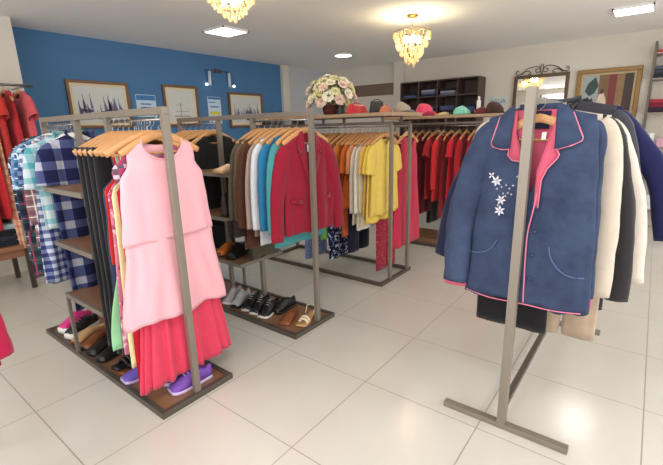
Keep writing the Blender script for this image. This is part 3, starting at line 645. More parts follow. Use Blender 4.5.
# ------------------------------------------------------------ T-shaped rack with the denim jacket (runs along X)
RX, RY = 1.92, 0.43
t = thing('clothes_rack', 'T-foot metal clothes rack at the right holding the denim jacket', 'clothes rack', (RX, RY, 0), 0)
LEN = 1.38
for k, x in enumerate((0, LEN)):
    Box('post', M_steel, x - 0.02, x + 0.02, -0.02, 0.02, 0.03, 1.645, t, 0.002)
    Box('foot', M_steel, x - 0.02, x + 0.02, -0.30, 0.30, 0, 0.03, t, 0.003)
Box('lower_bar', M_darksteel, 0.02, LEN - 0.02, -0.015, 0.015, 0.10, 0.13, t, 0.002)
Box('top_bar', M_steel, 0.02, LEN - 0.02, -0.012, 0.012, 1.575, 1.605, t, 0.002)
HZR = 1.605 - HOOKTOP + 0.002
RR = -PI / 2
HZD = HZR + 0.02
m_denim = bpy.data.materials.new('washed_denim'); m_denim.use_nodes = True; nt = m_denim.node_tree; b = nt.nodes['Principled BSDF']
tc = nt.nodes.new('ShaderNodeTexCoord'); n1 = nt.nodes.new('ShaderNodeTexNoise'); n1.inputs['Scale'].default_value = 5; n1.inputs['Detail'].default_value = 8; n1.inputs['Roughness'].default_value = 0.7
nt.links.new(tc.outputs['Object'], n1.inputs['Vector'])
rp = nt.nodes.new('ShaderNodeValToRGB'); rp.color_ramp.elements[0].position = 0.35; rp.color_ramp.elements[0].color = lin((32, 44, 72)); rp.color_ramp.elements[1].position = 0.7; rp.color_ramp.elements[1].color = lin((54, 70, 100))
nt.links.new(n1.outputs['Fac'], rp.inputs[0]); nt.links.new(rp.outputs[0], b.inputs['Base Color']); b.inputs['Roughness'].default_value = 0.85
w1 = nt.nodes.new('ShaderNodeTexWave'); w1.inputs['Scale'].default_value = 250; w1.bands_direction = 'DIAGONAL'; nt.links.new(tc.outputs['Object'], w1.inputs['Vector'])
bp = nt.nodes.new('ShaderNodeBump'); bp.inputs['Strength'].default_value = 0.15; bp.inputs['Distance'].default_value = 0.001; nt.links.new(w1.outputs['Fac'], bp.inputs['Height']); nt.links.new(bp.outputs['Normal'], b.inputs['Normal'])
m_pk = fabric('pink_lining', (212, 84, 112), 0.05); m_pip = fabric('pink_piping', (230, 120, 150), 0.05); m_navl = fabric('navy_yoke', (30, 34, 70))
JX = RX + 0.085; JZ = 1.56; JY = RY - 0.022
hanger('wooden hanger inside the denim jacket with the pink lining', (JX, JY, JZ - 0.035), RR).scale = (0.86, 0.8, 1.0)
t = thing('denim_jacket', 'washed blue denim jacket with pink piping and lining, white embroidered flowers', 'jacket', (JX, JY, JZ), RR)
T = Torso([(0, 0.19), (-0.04, 0.21), (-0.12, 0.226), (-0.3, 0.242), (-0.6, 0.262), (-0.88, 0.278)], [(0, 0.012), (-0.05, 0.022), (-0.2, 0.045), (-0.88, 0.058)], 0.885, slope=0.30, neck=0.10, nf=0.36, nb=0.0, fold=0.008, nfold=4, seed=4.4, vneck=True, hemw=0.012)
# opening narrows to the left front edge, so the neck hole is filled by the pink lining behind
link('body', T.bm(96, 34), m_denim, t, solid=0.004)
bm = bmesh.new(); poly_patch(bm, [(-0.105, -0.005), (0.105, -0.005), (0.11, -0.2), (0.07, -0.42), (-0.05, -0.42), (-0.11, -0.2)], lambda x, z: 0.0 + 0.008 * math.cos(x * 12), 0.003, 2)
link('lining', bm, m_pk, t)
bm = bmesh.new(); poly_patch(bm, [(-0.04, -0.01), (0.045, -0.01), (0.04, -0.085), (-0.035, -0.085)], lambda x, z: -0.004, 0.002, 1); link('neck_yoke', bm, m_navl, t)
bm = bmesh.new(); poly_patch(bm, [(0.018, -0.10), (0.036, -0.098), (0.034, -0.13), (0.016, -0.132)], lambda x, z: -0.012, 0.001, 0); link('price_tag', bm, M_tag, t, smooth=False)
yo = lambda off: (lambda x, z: T.fy(x, z, off) - 0.0)
lapL = [(-0.105, 0.0), (-0.085, -0.01), (-0.08, -0.1), (-0.035, -0.215), (-0.022, -0.228), (-0.085, -0.218), (-0.105, -0.195), (-0.10, -0.165)]
lapR = [(0.075, -0.02), (0.095, -0.02), (0.085, -0.165), (0.10, -0.19), (0.095, -0.205), (0.06, -0.25), (0.042, -0.30), (0.04, -0.42), (0.022, -0.42), (0.02, -0.26), (0.045, -0.16)]
for pts in (lapL, lapR):
    bm = bmesh.new(); poly_patch(bm, pts, yo(0.010), 0.005, 1); link('lapel', bm, m_pk, t)
    bm = bmesh.new(); tube(bm, [(x, T.fy(x, z, 0.016), z) for x, z in (pts[3:] if pts is lapL else pts[2:8])], 0.0028, 6); link('lapel_piping', bm, m_pip, t)
colL = [(-0.155, -0.03), (-0.12, 0.005), (-0.095, 0.018), (-0.098, -0.17), (-0.13, -0.172), (-0.175, -0.16), (-0.183, -0.145)]
colR = [(0.068, 0.018), (0.105, 0.01), (0.13, -0.02), (0.175, -0.12), (0.175, -0.132), (0.14, -0.152), (0.08, -0.17)]
for pts, sl_ in ((colL, [3, 4, 5, 6, 0]), (colR, [6, 5, 4, 3, 2])):
    bm = bmesh.new(); poly_patch(bm, pts, yo(0.018), 0.006, 2); c = link('collar', bm, m_denim, t)
    bm = bmesh.new(); tube(bm, [(pts[i][0], T.fy(*pts[i], 0.021), pts[i][1]) for i in sl_], 0.0035, 6); link('collar_piping', bm, m_pip, c)
bm = bmesh.new(); poly_patch(bm, [(-0.085, -0.012), (0.085, -0.012), (0.08, 0.02), (-0.085, 0.02)], lambda x, z: 0.012, 0.006, 1); link('collar_stand', bm, m_denim, t)
bm = bmesh.new(); tube(bm, smoothpts([(x, T.fy(x, z, 0.014), z) for x, z in ((0.03, -0.36), (0.022, -0.44), (0.010, -0.53), (0.010, -0.63), (0.015, -0.75), (0.02, -0.87))], 5), 0.003, 6)
tube(bm, smoothpts([(x, T.fy(x, z, 0.012), z) for x, z in ((-0.26, -0.875), (-0.14, -0.883), (0.02, -0.878), (0.15, -0.882), (0.25, -0.878))], 5), 0.0028, 6)
link('edge_piping', bm, m_pip, t)
for pts in ([(0.10, -0.59), (0.115, -0.645), (0.15, -0.69), (0.19, -0.712), (0.245, -0.715)], [(-0.25, -0.675), (-0.2, -0.668), (-0.15, -0.64), (-0.12, -0.59)]):
    bm = bmesh.new(); tube(bm, smoothpts([(x, T.fy(x, z, 0.011), z) for x, z in pts], 5), 0.0035, 6); link('pocket_edge', bm, mat('pocket_stitch', (74, 92, 132), 0.8), t)
bm = bmesh.new()
for z in (-0.42, -0.53, -0.64, -0.75):
    x = 0.035; y = T.fy(x, z, 0.009); tube(bm, [(x, y, z), (x, y - 0.006, z)], 0.008, 10, up=Vector((0, 0, 1)))
link('buttons', bm, mat('navy_button', (40, 50, 90), 0.3), t)
m_emb = fabric('white_thread', (226, 222, 236), 0.05)
def flower(cx, cz, R_, n_, ph=0):
    bm = bmesh.new()
    for k in range(n_):
        a = 2 * PI * k / n_ + ph; dx, dz = math.cos(a), math.sin(a); q = 0.35 * R_
        pts = [(cx, cz), (cx + dx * R_ * .55 - dz * q * .6, cz + dz * R_ * .55 + dx * q * .6), (cx + dx * R_, cz + dz * R_), (cx + dx * R_ * .55 + dz * q * .6, cz + dz * R_ * .55 - dx * q * .6)]
        poly_patch(bm, pts, yo(0.014), 0.002, 0)
    link('embroidered_flower', bm, m_emb, t)
flower(-0.145, -0.315, 0.026, 6, .3); flower(-0.17, -0.29, 0.018, 4, .9); flower(-0.118, -0.40, 0.024, 6); flower(-0.12, -0.45, 0.026, 6, .5)
for (x, z) in ((-0.10, -0.33), (-0.085, -0.345), (-0.09, -0.365), (-0.11, -0.37), (-0.075, -0.37), (-0.14, -0.35), (-0.07, -0.33), (-0.10, -0.38), (-0.055, -0.29), (-0.13, -0.425), (-0.12, -0.34)): flower(x, z, 0.006, 4)

# sleeves
sL = link('sleeve', sleeve_bm([(-0.185, 0.01, -0.07), (-0.222, 0.005, -0.13), (-0.262, -0.012, -0.27), (-0.312, -0.03, -0.52), (-0.316, -0.045, -0.84)], [0.036, 0.06, 0.064, 0.068, 0.06], 0.5, 3.3, 0.16), m_denim, t, solid=0.003)
sR = link('sleeve', sleeve_bm([(0.19, 0.01, -0.07), (0.205, 0.03, -0.12), (0.205, 0.05, -0.28), (0.212, 0.065, -0.52), (0.225, 0.065, -0.84)], [0.03, 0.045, 0.05, 0.055, 0.052], 0.45, 5.3, 0.16), m_denim, t, solid=0.003)
for s_, pth in ((sL, [(-0.317, -0.044, -0.80), (-0.316, -0.045, -0.858)]), (sR, [(0.225, 0.065, -0.82), (0.228, 0.065, -0.885)])):
    bm = bmesh.new(); tube(bm, pth, 0.058 if s_ is sL else 0.052, 14, flat=0.45); link('cuff', bm, m_pk, s_)
# garments behind the denim jacket
back = [
 ('beige_jacket', 'light beige jacket right behind the denim jacket, its right sleeve showing', 'jacket', 0.25, fabric('light_beige', (206, 190, 172)), dict(L=0.82, sw=0.235, cw=0.27, hw=0.27, d=0.05, spread=0.06, slen=0.79, collar=True), 1.555),
 ('black_jacket', 'black long-sleeved jacket between the beige and the cream jackets', 'jacket', 0.43, fabric('soft_black', (50, 46, 48)), dict(collar=True, L=0.86, sw=0.235, cw=0.28, hw=0.28, d=0.045, spread=0.10, slen=0.86), 1.55),
 ('navy_cardigan', 'dark navy cardigan whose sleeve sticks out left behind the denim jacket', 'cardigan', 0.36, fabric('ink_navy', (30, 34, 66)), dict(L=0.7, sw=0.22, cw=0.25, hw=0.25, d=0.025, spreads=(0.25, 0.0), slen=0.76), 1.55),
 ('cream_coat', 'long cream white coat with a wide cuff behind the black jacket', 'coat', 0.54, fabric('warm_cream', (218, 206, 192)), dict(L=0.90, sw=0.245, cw=0.28, hw=0.28, d=0.05, spread=0.165, slen=0.79), 1.565),
 ('charcoal_jacket', 'charcoal jacket behind the cream coat, shoulder rising above it', 'jacket', 0.68, fabric('charcoal_grey', (62, 62, 70)), dict(collar=True, L=0.78, sw=0.25, cw=0.28, hw=0.28, d=0.05, spread=0.10, slen=0.6), 1.57),
 ('navy_jacket', 'navy blue jacket whose bent sleeve sticks out furthest right', 'jacket', 0.80, fabric('deep_navy', (30, 34, 86)), dict(L=0.84, sw=0.27, cw=0.33, hw=0.33, d=0.06, spread=0.22, slen=0.66), 1.57),
 ('dark_coat', 'black coat at the far end of the T-foot rack, by the painting', 'coat', 0.95, fabric('blackish', (30, 30, 34)), dict(collar=True, L=0.80, sw=0.25, cw=0.28, hw=0.28, d=0.05, spread=0.06, slen=0.6), 1.585),
 ('dark_grey_coat', 'dark grey coat last on the T-foot rack behind the black coat', 'coat', 1.12, fabric('dark_grey', (44, 46, 52)), dict(collar=True, L=0.84, sw=0.25, cw=0.28, hw=0.28, d=0.05, spread=0.05, slen=0.6), 1.585)]
for nme, lab, cat, dx, m, kw, z in back:
    hanger('wooden hanger inside the ' + lab.split(' right behind')[0].split(' between')[0].split(' with')[0].split(' behind')[0].split(' whose')[0].split(' at the')[0].split(' last')[0] + ' on the T-foot rack', (RX + dx, RY, HZR), RR)
    r_, T_ = garment(nme, lab, cat, (RX + dx, RY, HZR + (0.032 if dx < 0.6 else 0.082)), RR, m, fold=0.008, nfold=5, slope=0.2, **kw)
# lower garments under the jackets: trousers and skirts on trouser hangers
for k, (dx, dy, lab, m, L, w, cat, nm) in enumerate((
        (0.30, 0.07, 'black trousers whose folded hem hangs just under the denim jacket', M_black, 1.03, 0.165, 'trousers', 'black_trousers'),
        (0.50, -0.15, 'beige trousers hanging lowest under the denim jacket near the lower bar', fabric('taupe_beige', (186, 160, 136)), 1.10, 0.145, 'trousers', 'beige_trousers'),
        (0.66, -0.08, 'dark grey trousers hanging under the jackets behind the beige pair', fabric('dim_grey', (44, 42, 46)), 0.98, 0.22, 'trousers', 'grey_trousers'))):
    hanger('dark hanger carrying the ' + lab.split(' whose')[0].split(' hanging')[0] + ' on the T-foot rack', (RX + dx, RY, HZR), RR, 'dark')
    trousers(nm, lab, (RX + dx, RY + dy, HZR - 0.075), RR, m, L=L, w=w, hem=w - 0.01, d=0.02)

# ------------------------------------------------------------ shoes
def shoe_bm(L=0.26, w=0.045, sole=0.02, hh=0.07, toe=0.05, open_=True, heel=0.0):
    """returns (sole bm, upper bm); length along +y (toe), heel at y=0"""
    def half(u): return w * (0.72 + 0.33 * math.sin(min(1, max(0, u)) * 2.9 - 0.9)) * (1 if 0.06 < u < 0.93 else 0.72)
    s = bmesh.new(); n = 14; rows = []
    for j in range(n + 1):
        u = j / n; hw = half(u) + 0.003; y = u * L; z = heel * max(0, 1 - u / 0.6) ** 1.2 + 0.008 * max(0, u - 0.8) / 0.2
        rows.append([s.verts.new(q) for q in ((-hw, y, z), (-hw * 1.04, y, z + sole * 0.5), (-hw, y, z + sole), (hw, y, z + sole), (hw * 1.04, y, z + sole * 0.5), (hw, y, z))])
    for a, b_ in zip(rows, rows[1:]):
        for i in range(6): s.faces.new((a[i], a[(i + 1) % 6], b_[(i + 1) % 6], b_[i]))
    s.faces.new(rows[0][::-1]); s.faces.new(rows[-1])
    u_ = bmesh.new(); rows = []
    for j in range(n + 1):
        u = j / n; hw = half(u); y = u * L
        top = hh * (1 if u < 0.28 else max(0.0, 1 - ((u - 0.28) / 0.5)) ** 0.9) + toe * min(1, max(0, (u - 0.15) / 0.3)) * (1 - max(0, (u - 0.72) / 0.28) ** 2 * 0.62)
        top = max(top, toe * 0.4); z0 = heel * max(0, 1 - u / 0.6) ** 1.2 + sole * 0.9
        row = []
        gap = 0.5 if (open_ and 0.08 < u < 0.5) else 0.0
        for i in range(11):
            a = PI * i / 10; cx = math.cos(a); sz = math.sin(a)
            zz = z0 + top * min(1, sz ** 0.6 * (1.0 - gap * max(0, sz - 0.75) * 4 * 0.75))
            row.append(u_.verts.new((-hw * cx * (1 - 0.25 * sz), y, zz)))
        rows.append(row)
    for a, b_ in zip(rows, rows[1:]):
        for i in range(10): u_.faces.new((a[i], a[i + 1], b_[i + 1], b_[i]))
    return s, u_
def shoe(name, label, loc, rz, c_up, c_sole, group=None, laces=None, kind='sneaker', **kw):
    t = thing(name, label, 'shoe', loc, rz, group)
    s, u = shoe_bm(**kw)
    link('sole', s, c_sole, t); link('upper', u, c_up, t, solid=0.003)
    L = kw.get('L', 0.26); hh = kw.get('hh', 0.07); toe = kw.get('toe', 0.05)
    if laces:
        bm = bmesh.new()
        for k in range(4):
            u_ = 0.42 + k * 0.075; y = u_ * L; z = kw.get('sole', 0.02) * 0.9 + hh * max(0, 1 - (u_ - 0.28) / 0.5) ** 0.9 + toe * min(1, (u_ - 0.15) / 0.3) + 0.003
            tube(bm, [(-0.018, y, z - 0.006), (0, y + 0.004, z), (0.018, y, z - 0.006)], 0.0028, 6)
        link('laces', bm, laces, t)
    return t
def sandal(name, label, loc, rz, c_strap, c_sole, heel=0.03):
    t = thing(name, label, 'shoe', loc, rz)
    s, u = shoe_bm(L=0.24, w=0.04, sole=0.012, heel=heel); u.free(); link('sole', s, c_sole, t)
    if heel > 0.02: Box('heel', c_sole, -0.018, 0.018, 0.004, 0.04, 0, heel + 0.002, t, 0.003)
    for y, h in ((0.17, 0.035), (0.14, 0.042)):
        zb = heel * max(0, 1 - y / 0.24 / 0.6) + 0.008
        bm = bmesh.new(); tube(bm, [(0.036 * math.cos(PI * k / 8), y, zb + h * math.sin(PI * k / 8)) for k in range(9)], 0.011, 8, flat=1.0, up=Vector((0, 1, 0)))
        for v in bm.verts: pass
        link('strap', bm, c_strap, t)
    bm = bmesh.new(); zb = heel + 0.012
    tube(bm, [(0.034, 0.06, zb), (0.036, 0.02, zb + 0.05), (0, -0.002, zb + 0.06), (-0.036, 0.02, zb + 0.05), (-0.034, 0.06, zb)], 0.004, 6, up=Vector((0, 0, 1))); link('ankle_strap', bm, c_strap, t)
    return t
m_purple = mat('purple_mesh', (118, 72, 168), 0.7, vary=0.2, scale=60); m_pur2 = mat('lilac_sole', (200, 180, 216), 0.5)
m_whs = mat('white_sole', (226, 224, 218), 0.5); m_blks = mat('black_leather', (26, 25, 27), 0.4); m_gry = mat('grey_mesh', (170, 170, 172), 0.7, vary=0.2, scale=80)
m_pks = mat('hot_pink_cloth', (214, 50, 130), 0.6, vary=0.3, scale=40); m_brl = mat('brown_leather', (130, 74, 40), 0.45); m_tan = mat('tan_leather', (190, 150, 104), 0.5)
zb = 0.024
shoe('purple_sneaker', 'purple sneaker with lilac sole, nearer of the pair under the coral skirt', (1.30, 1.99, zb), 1.42, m_purple, m_pur2, laces=m_pur2)
shoe('purple_sneaker', 'purple sneaker with lilac sole, farther of the pair under the coral skirt', (1.32, 2.10, zb), 1.36, m_purple, m_pur2, laces=m_pur2)
shoe('violet_shoe', 'violet blue flat shoe peeping out left of the red dress hem', (1.19, 2.34, zb), 1.5, mat('violet', (104, 84, 180), 0.6), m_pur2, hh=0.04, toe=0.04)
sandal('black_sandal', 'black strappy sandal on the base board below the mint dress', (1.20, 2.60, zb), 1.8, m_blks, m_blks)
sandal('black_sandal', 'black strappy sandal with brown insole nearest the cream dress', (1.20, 2.48, zb), 1.75, m_blks, m_brl, 0.045)
shoe('black_shoe', 'flat black shoe just right of the brown shoes on the base board', (1.20, 2.93, zb), 1.85, m_blks, m_blks, hh=0.04, toe=0.04)
shoe('black_shoe', 'second flat black shoe, behind the strappy sandals', (1.20, 2.80, zb), 1.85, m_blks, m_blks, hh=0.035, toe=0.035)
shoe('brown_shoe', 'dark brown shoe beside the pink platform sneaker', (1.20, 3.06, zb), 1.9, m_brl, m_blks, hh=0.045, toe=0.04)
shoe('brown_shoe', 'tan brown shoe between the platform sneakers and the dark shoes', (1.20, 3.19, zb), 1.85, m_tan, m_brl, hh=0.04, toe=0.04)
shoe('platform_sneaker', 'black platform sneaker with pink laces and thick white sole, nearer one', (1.20, 3.32, zb), 1.9, m_blks, m_whs, laces=m_pks, sole=0.045)
shoe('platform_sneaker', 'hot pink platform sneaker at the far end of the base board', (1.21, 3.45, zb), 1.85, m_pks, m_whs, laces=m_pks, sole=0.045)
shoe('beige_shoe', 'beige shoe on the lowest shelf beside the black trousers', (1.30, 2.66, 0.474), 1.8, m_tan, m_whs, hh=0.04)
# middle rack
shoe('grey_sneaker', 'light grey running sneaker at the far left of the middle rack base', (2.27, 2.86, zb), 1.95, m_gry, m_whs, laces=m_whs)
shoe('grey_sneaker', 'pale grey sneaker with dark sole beside the running sneaker', (2.27, 2.74, zb), 1.9, m_gry, m_blks, laces=m_whs)
for k, (x, y, lab) in enumerate(((2.27, 2.61, 'black sneaker with white sole, leftmost of the black ones on the base'), (2.27, 2.49, 'black sneaker with white sole, second on the middle rack base'), (2.27, 2.37, 'black sneaker with white sole, nearest the brown loafer'))):
    shoe('black_sneaker', lab, (x, y, zb), 1.95 - 0.08 * k, m_blks, m_whs, laces=m_gry)
shoe('dark_shoe', 'black ankle shoe at the back right of the middle rack base', (2.38, 2.28, zb), 1.5, m_blks, m_blks, L=0.24)
shoe('brown_loafer', 'brown leather loafer on the middle rack base between black and cream shoes', (2.28, 2.17, zb), 1.9, m_brl, m_brl, hh=0.03, toe=0.035, sole=0.012)
sandal('cream_sandal', 'cream strappy sandal at the front corner of the middle rack base', (2.32, 2.03, zb), 1.85, mat('cream_leather', (224, 206, 170), 0.5), m_tan, 0.025)
shoe('orange_shoe', 'orange brown leather shoe on the lowest shelf of the middle rack', (2.25, 2.84, 0.474), 1.85, mat('orange_leather', (190, 104, 40), 0.4), m_brl, hh=0.05)
shoe('black_bootie', 'black ankle bootie on the lowest shelf of the middle rack', (2.25, 2.70, 0.474), 1.85, m_blks, m_blks, hh=0.08)
shoe('beige_pump', 'pale beige shoe on the top shelf beside the olive coat', (2.16, 2.60, 1.184), 1.7, mat('pale_beige_leather', (222, 186, 150), 0.5), m_tan, hh=0.03, toe=0.03)

# ------------------------------------------------------------ bags, hats, basket on the boards
def handbag(name, label, loc, rz, m, w=0.14, d=0.05, h=0.16, strap=True):
    t = thing(name, label, 'bag', loc, rz); bm = bmesh.new(); rows = []
    for j in range(9):
        v = j / 8; W = w * (1 - 0.18 * v) * (0.94 if j == 0 else 1); D = d * (1 - 0.55 * v)
        rows.append([bm.verts.new((W * math.copysign(abs(math.cos(a)) ** 0.5, math.cos(a)), D * math.copysign(abs(math.sin(a)) ** 0.6, math.sin(a)), h * v)) for a in [2 * PI * k / 24 + 0.01 for k in range(24)]])
    for a, b_ in zip(rows, rows[1:]):
        for k in range(24): bm.faces.new((a[k], a[(k + 1) % 24], b_[(k + 1) % 24], b_[k]))
    bm.faces.new(rows[0][::-1]); bm.faces.new(rows[-1]); link('bag_body', bm, m, t)
    bm = bmesh.new(); tube(bm, [(w * 0.6 * math.cos(PI * k / 10), 0, h - 0.005 + 0.022 * math.sin(PI * k / 10)) for k in range(11)], 0.005, 8); link('handle', bm, m, t)
    bm = bmesh.new(); tube(bm, [(-w * 0.75, 0, h + 0.001), (w * 0.75, 0, h + 0.001)], 0.003, 6); link('zip', bm, M_chrome, t)
    return t
handbag('dark_handbag', 'dark brown handbag on the middle shelf behind the pink dress', (2.08, 2.66, 0.834), 0.2, mat('dark_bag', (52, 38, 36), 0.5), 0.1, 0.05, 0.17)
ZT = 1.623
def blobify(bm, amp, sc, seed=0):
    for v in bm.verts:
        q = noise.noise_vector((v.co.x * sc + seed, v.co.y * sc, v.co.z * sc)); v.co += q * amp
def hat(name, label, loc, rz, m, r=0.085, h=0.1, brim=0.05, wav=0.012, cap=False, band=None, cat='hat'):
    t = thing(name, label, cat, loc, rz)
    bm = bmesh.new(); lathe(bm, [(r * 1.02, 0.004), (r * .99, h * 0.2), (r * 0.93, h * 0.42), (r * 0.82, h * 0.62), (r * 0.65, h * 0.8), (r * 0.42, h * 0.93), (r * 0.2, h * 0.99), (0.002, h)], 32); blobify(bm, 0.022, 11, loc[1] * 5); 
    for v in bm.verts: v.co.z = max(v.co.z, 0.003)
    link('crown', bm, m, t)
    bm = bmesh.new(); n = 40; rows = []
    for j in range(4):
        row = []
        for k in range(n):
            a = 2 * PI * k / n
            if cap: ext = brim * 1.7 * max(0, math.cos(a)) ** 0.6 + 0.002
            else: ext = brim
            rr = r * 0.98 + ext * j / 3
            row.append(bm.verts.new((rr * math.cos(a), rr * math.sin(a), 0.003 + (wav * (1 + math.sin(3 * a + r * 90)) * j / 3 if not cap else 0.006 * abs(math.sin(a)) ))))
        rows.append(row)
    for a_, b_ in zip(rows, rows[1:]):
        for k in range(n): bm.faces.new((a_[k], a_[(k + 1) % n], b_[(k + 1) % n], b_[k]))
    link('brim', bm, m, t, solid=0.003)
    if band:
        bm = bmesh.new(); lathe(bm, [(r * 1.03, 0.008), (r * 1.03, 0.03), (r * 0.99, 0.03), (r * 0.99, 0.008)], 28); link('hat_band', bm, band, t)
    return t
# flower basket on the long rack
fb = thing('flower_basket', 'dark red wicker basket of cream and pink artificial flowers on the top board', 'flowers', (3.45, 2.66, ZT), 0)
bm = bmesh.new(); lathe(bm, [(0.07, 0), (0.085, 0.04), (0.095, 0.09), (0.10, 0.1), (0.09, 0.1), (0.08, 0.06)], 28, wob=0.03); link('basket', bm, mat('dark_red_wicker', (92, 38, 32), 0.6, vary=0.4, scale=60, bump=1, bscale=150), fb)
m_leaf = mat('leaf_green', (110, 126, 74), 0.6, vary=0.25, scale=30)
for k in range(24):
    a = rnd.uniform(0, 2 * PI); e = rnd.uniform(0.0, 1.2); R_ = 0.21; c = Vector((R_ * math.cos(a) * math.cos(e), R_ * math.sin(a) * math.cos(e), 0.13 + 0.17 * math.sin(e)))
    bm = bmesh.new(); dirv = (c - Vector((0, 0, 0.08))).normalized(); sd = dirv.cross(Vector((0, 0, 1))).normalized()
    q = 0.07; P_ = [c - dirv * q, c + sd * q * .4, c + dirv * q, c - sd * q * .4]; u_ = dirv.cross(sd) * 0.012
    vs = [bm.verts.new(p_) for p_ in P_] + [bm.verts.new(c + u_)]
    for i in range(4): bm.faces.new((vs[i], vs[(i + 1) % 4], vs[4]))
    link('leaf', bm, m_leaf, fb, solid=0.002)
fcol = [mat('petal_cream', (244, 236, 212), 0.7, vary=0.1, scale=40), mat('petal_pink', (238, 208, 188), 0.7, vary=0.1, scale=40), mat('petal_yellow', (228, 222, 172), 0.7, vary=0.1, scale=40)]
pos = []
for k in range(46):
    a = k * 2.39996; e = math.asin(min(1, -0.32 + 1.3 * k / 46.0)); q_ = rnd.uniform(0.9, 1.15); pos.append((0.21 * q_ * math.cos(a) * math.cos(e), 0.21 * q_ * math.sin(a) * math.cos(e), 0.17 + 0.2 * q_ * math.sin(e)))
for k, p_ in enumerate(pos):
    bm = bmesh.new(); R_ = rnd.uniform(0.048, 0.064); pc = Vector(p_); nrm = (pc - Vector((0, 0, 0.1))).normalized()
    x_ = nrm.cross(Vector((0, 0, 1))); x_ = x_.normalized() if x_.length > .1 else Vector((1, 0, 0)); y_ = nrm.cross(x_)
    for ring, (cnt, rr, lift) in enumerate(((7, R_, 0.3), (6, R_ * .7, 0.7), (4, R_ * .4, 1.0))):
        for i in range(cnt):
            a = 2 * PI * i / cnt + ring; d_ = x_ * math.cos(a) + y_ * math.sin(a); s_ = nrm.cross(d_)
            b0 = pc + nrm * (lift * 0.01); tip = pc + d_ * rr + nrm * (lift * 0.03)
            w_ = rr * 0.5; mid = pc + d_ * rr * .65 + nrm * (lift * 0.022 - 0.004)
            vs = [bm.verts.new(v_) for v_ in (b0, mid + s_ * w_, tip + s_ * w_ * .4, tip - s_ * w_ * .4, mid - s_ * w_)]
            bm.faces.new(vs)
    bmesh.ops.triangulate(bm, faces=bm.faces)
    link('flower', bm, fcol[k % 3], fb, solid=0.002)
bm = bmesh.new()
for p_ in pos[::2]: tube(bm, [(0, 0, 0.06), (p_[0] * .5, p_[1] * .5, p_[2] * .7), p_], 0.003, 5)
link('stems', bm, m_leaf, fb)
handbag('black_bag', 'small black bag beside the flower basket, with a white price tag', (3.40, 2.50, ZT), 0.3, m_blks, 0.05, 0.04, 0.1)
handbag('red_bag', 'crimson red pleated handbag between the flowers and the orange box', (3.42, 2.32, ZT), 0.1, mat('crimson_leather', (190, 28, 44), 0.45, vary=0.2, scale=20), 0.17, 0.07, 0.085)
handbag('black_clutch', 'black clutch with a white tag right of the red handbag', (3.62, 2.22, ZT), -0.2, m_blks, 0.10, 0.035, 0.12)
handbag('orange_purse', 'copper orange purse between the red handbag and the grey hat', (3.50, 2.05, ZT), 0.15, mat('copper_leather', (196, 110, 74), 0.45), 0.10, 0.045, 0.06)
hat('grey_hat', 'grey beige bucket hat at the right end of the long top board', (3.70, 1.98, ZT), 0, fabric('grey_beige_felt', (176, 160, 140)), 0.09, 0.10, 0.04)
m_strw = fabric('straw', (196, 170, 130), 0.2, 60)
ZT6 = 1.613
hat('pink_hat', 'bright pink flowery hat left of the mint cap', (5.0, 2.36, ZT6), 0.4, fabric('bright_pink', (224, 70, 110), 0.2), 0.11, 0.16, 0.05, 0.03, band=fabric('tan_ribbon', (170, 120, 90)))
hat('straw_hat', 'natural straw sun hat lying between the pink hat and mint cap', (5.0, 2.11, ZT6), 0, m_strw, 0.075, 0.05, 0.03, 0.006)
hat('mint_visor_hat', 'mint turquoise visor cap on the red clothes rack board', (4.98, 1.88, ZT6), PI * 0.97, fabric('mint_turquoise', (126, 206, 186), 0.06), 0.105, 0.10, 0.085, cap=True, cat='cap')
bt = thing('spray_bottle', 'slim white bottle standing behind the mint cap', 'bottle', (5.08, 1.71, ZT6), 0)
bm = bmesh.new(); lathe(bm, [(0.022, 0), (0.024, 0.01), (0.024, 0.15), (0.018, 0.165), (0.01, 0.17)], 20); link('bottle_body', bm, M_white_pl, bt)
bm = bmesh.new(); lathe(bm, [(0.012, 0.168), (0.013, 0.20), (0.01, 0.205)], 16); link('bottle_cap', bm, M_white_pl, bt)
hat('brown_hat', 'dark brown felt hat beside the denim jacket collar', (5.0, 1.50, ZT6), 0, fabric('dark_brown_felt', (70, 42, 40)), 0.10, 0.13, 0.04, 0.01)
hat('maroon_hat', 'maroon cap left of the dark brown felt hat', (4.95, 1.635, ZT6), 2.0, fabric('maroon_felt', (112, 36, 44)), 0.07, 0.08, 0.04, cap=True, cat='cap')

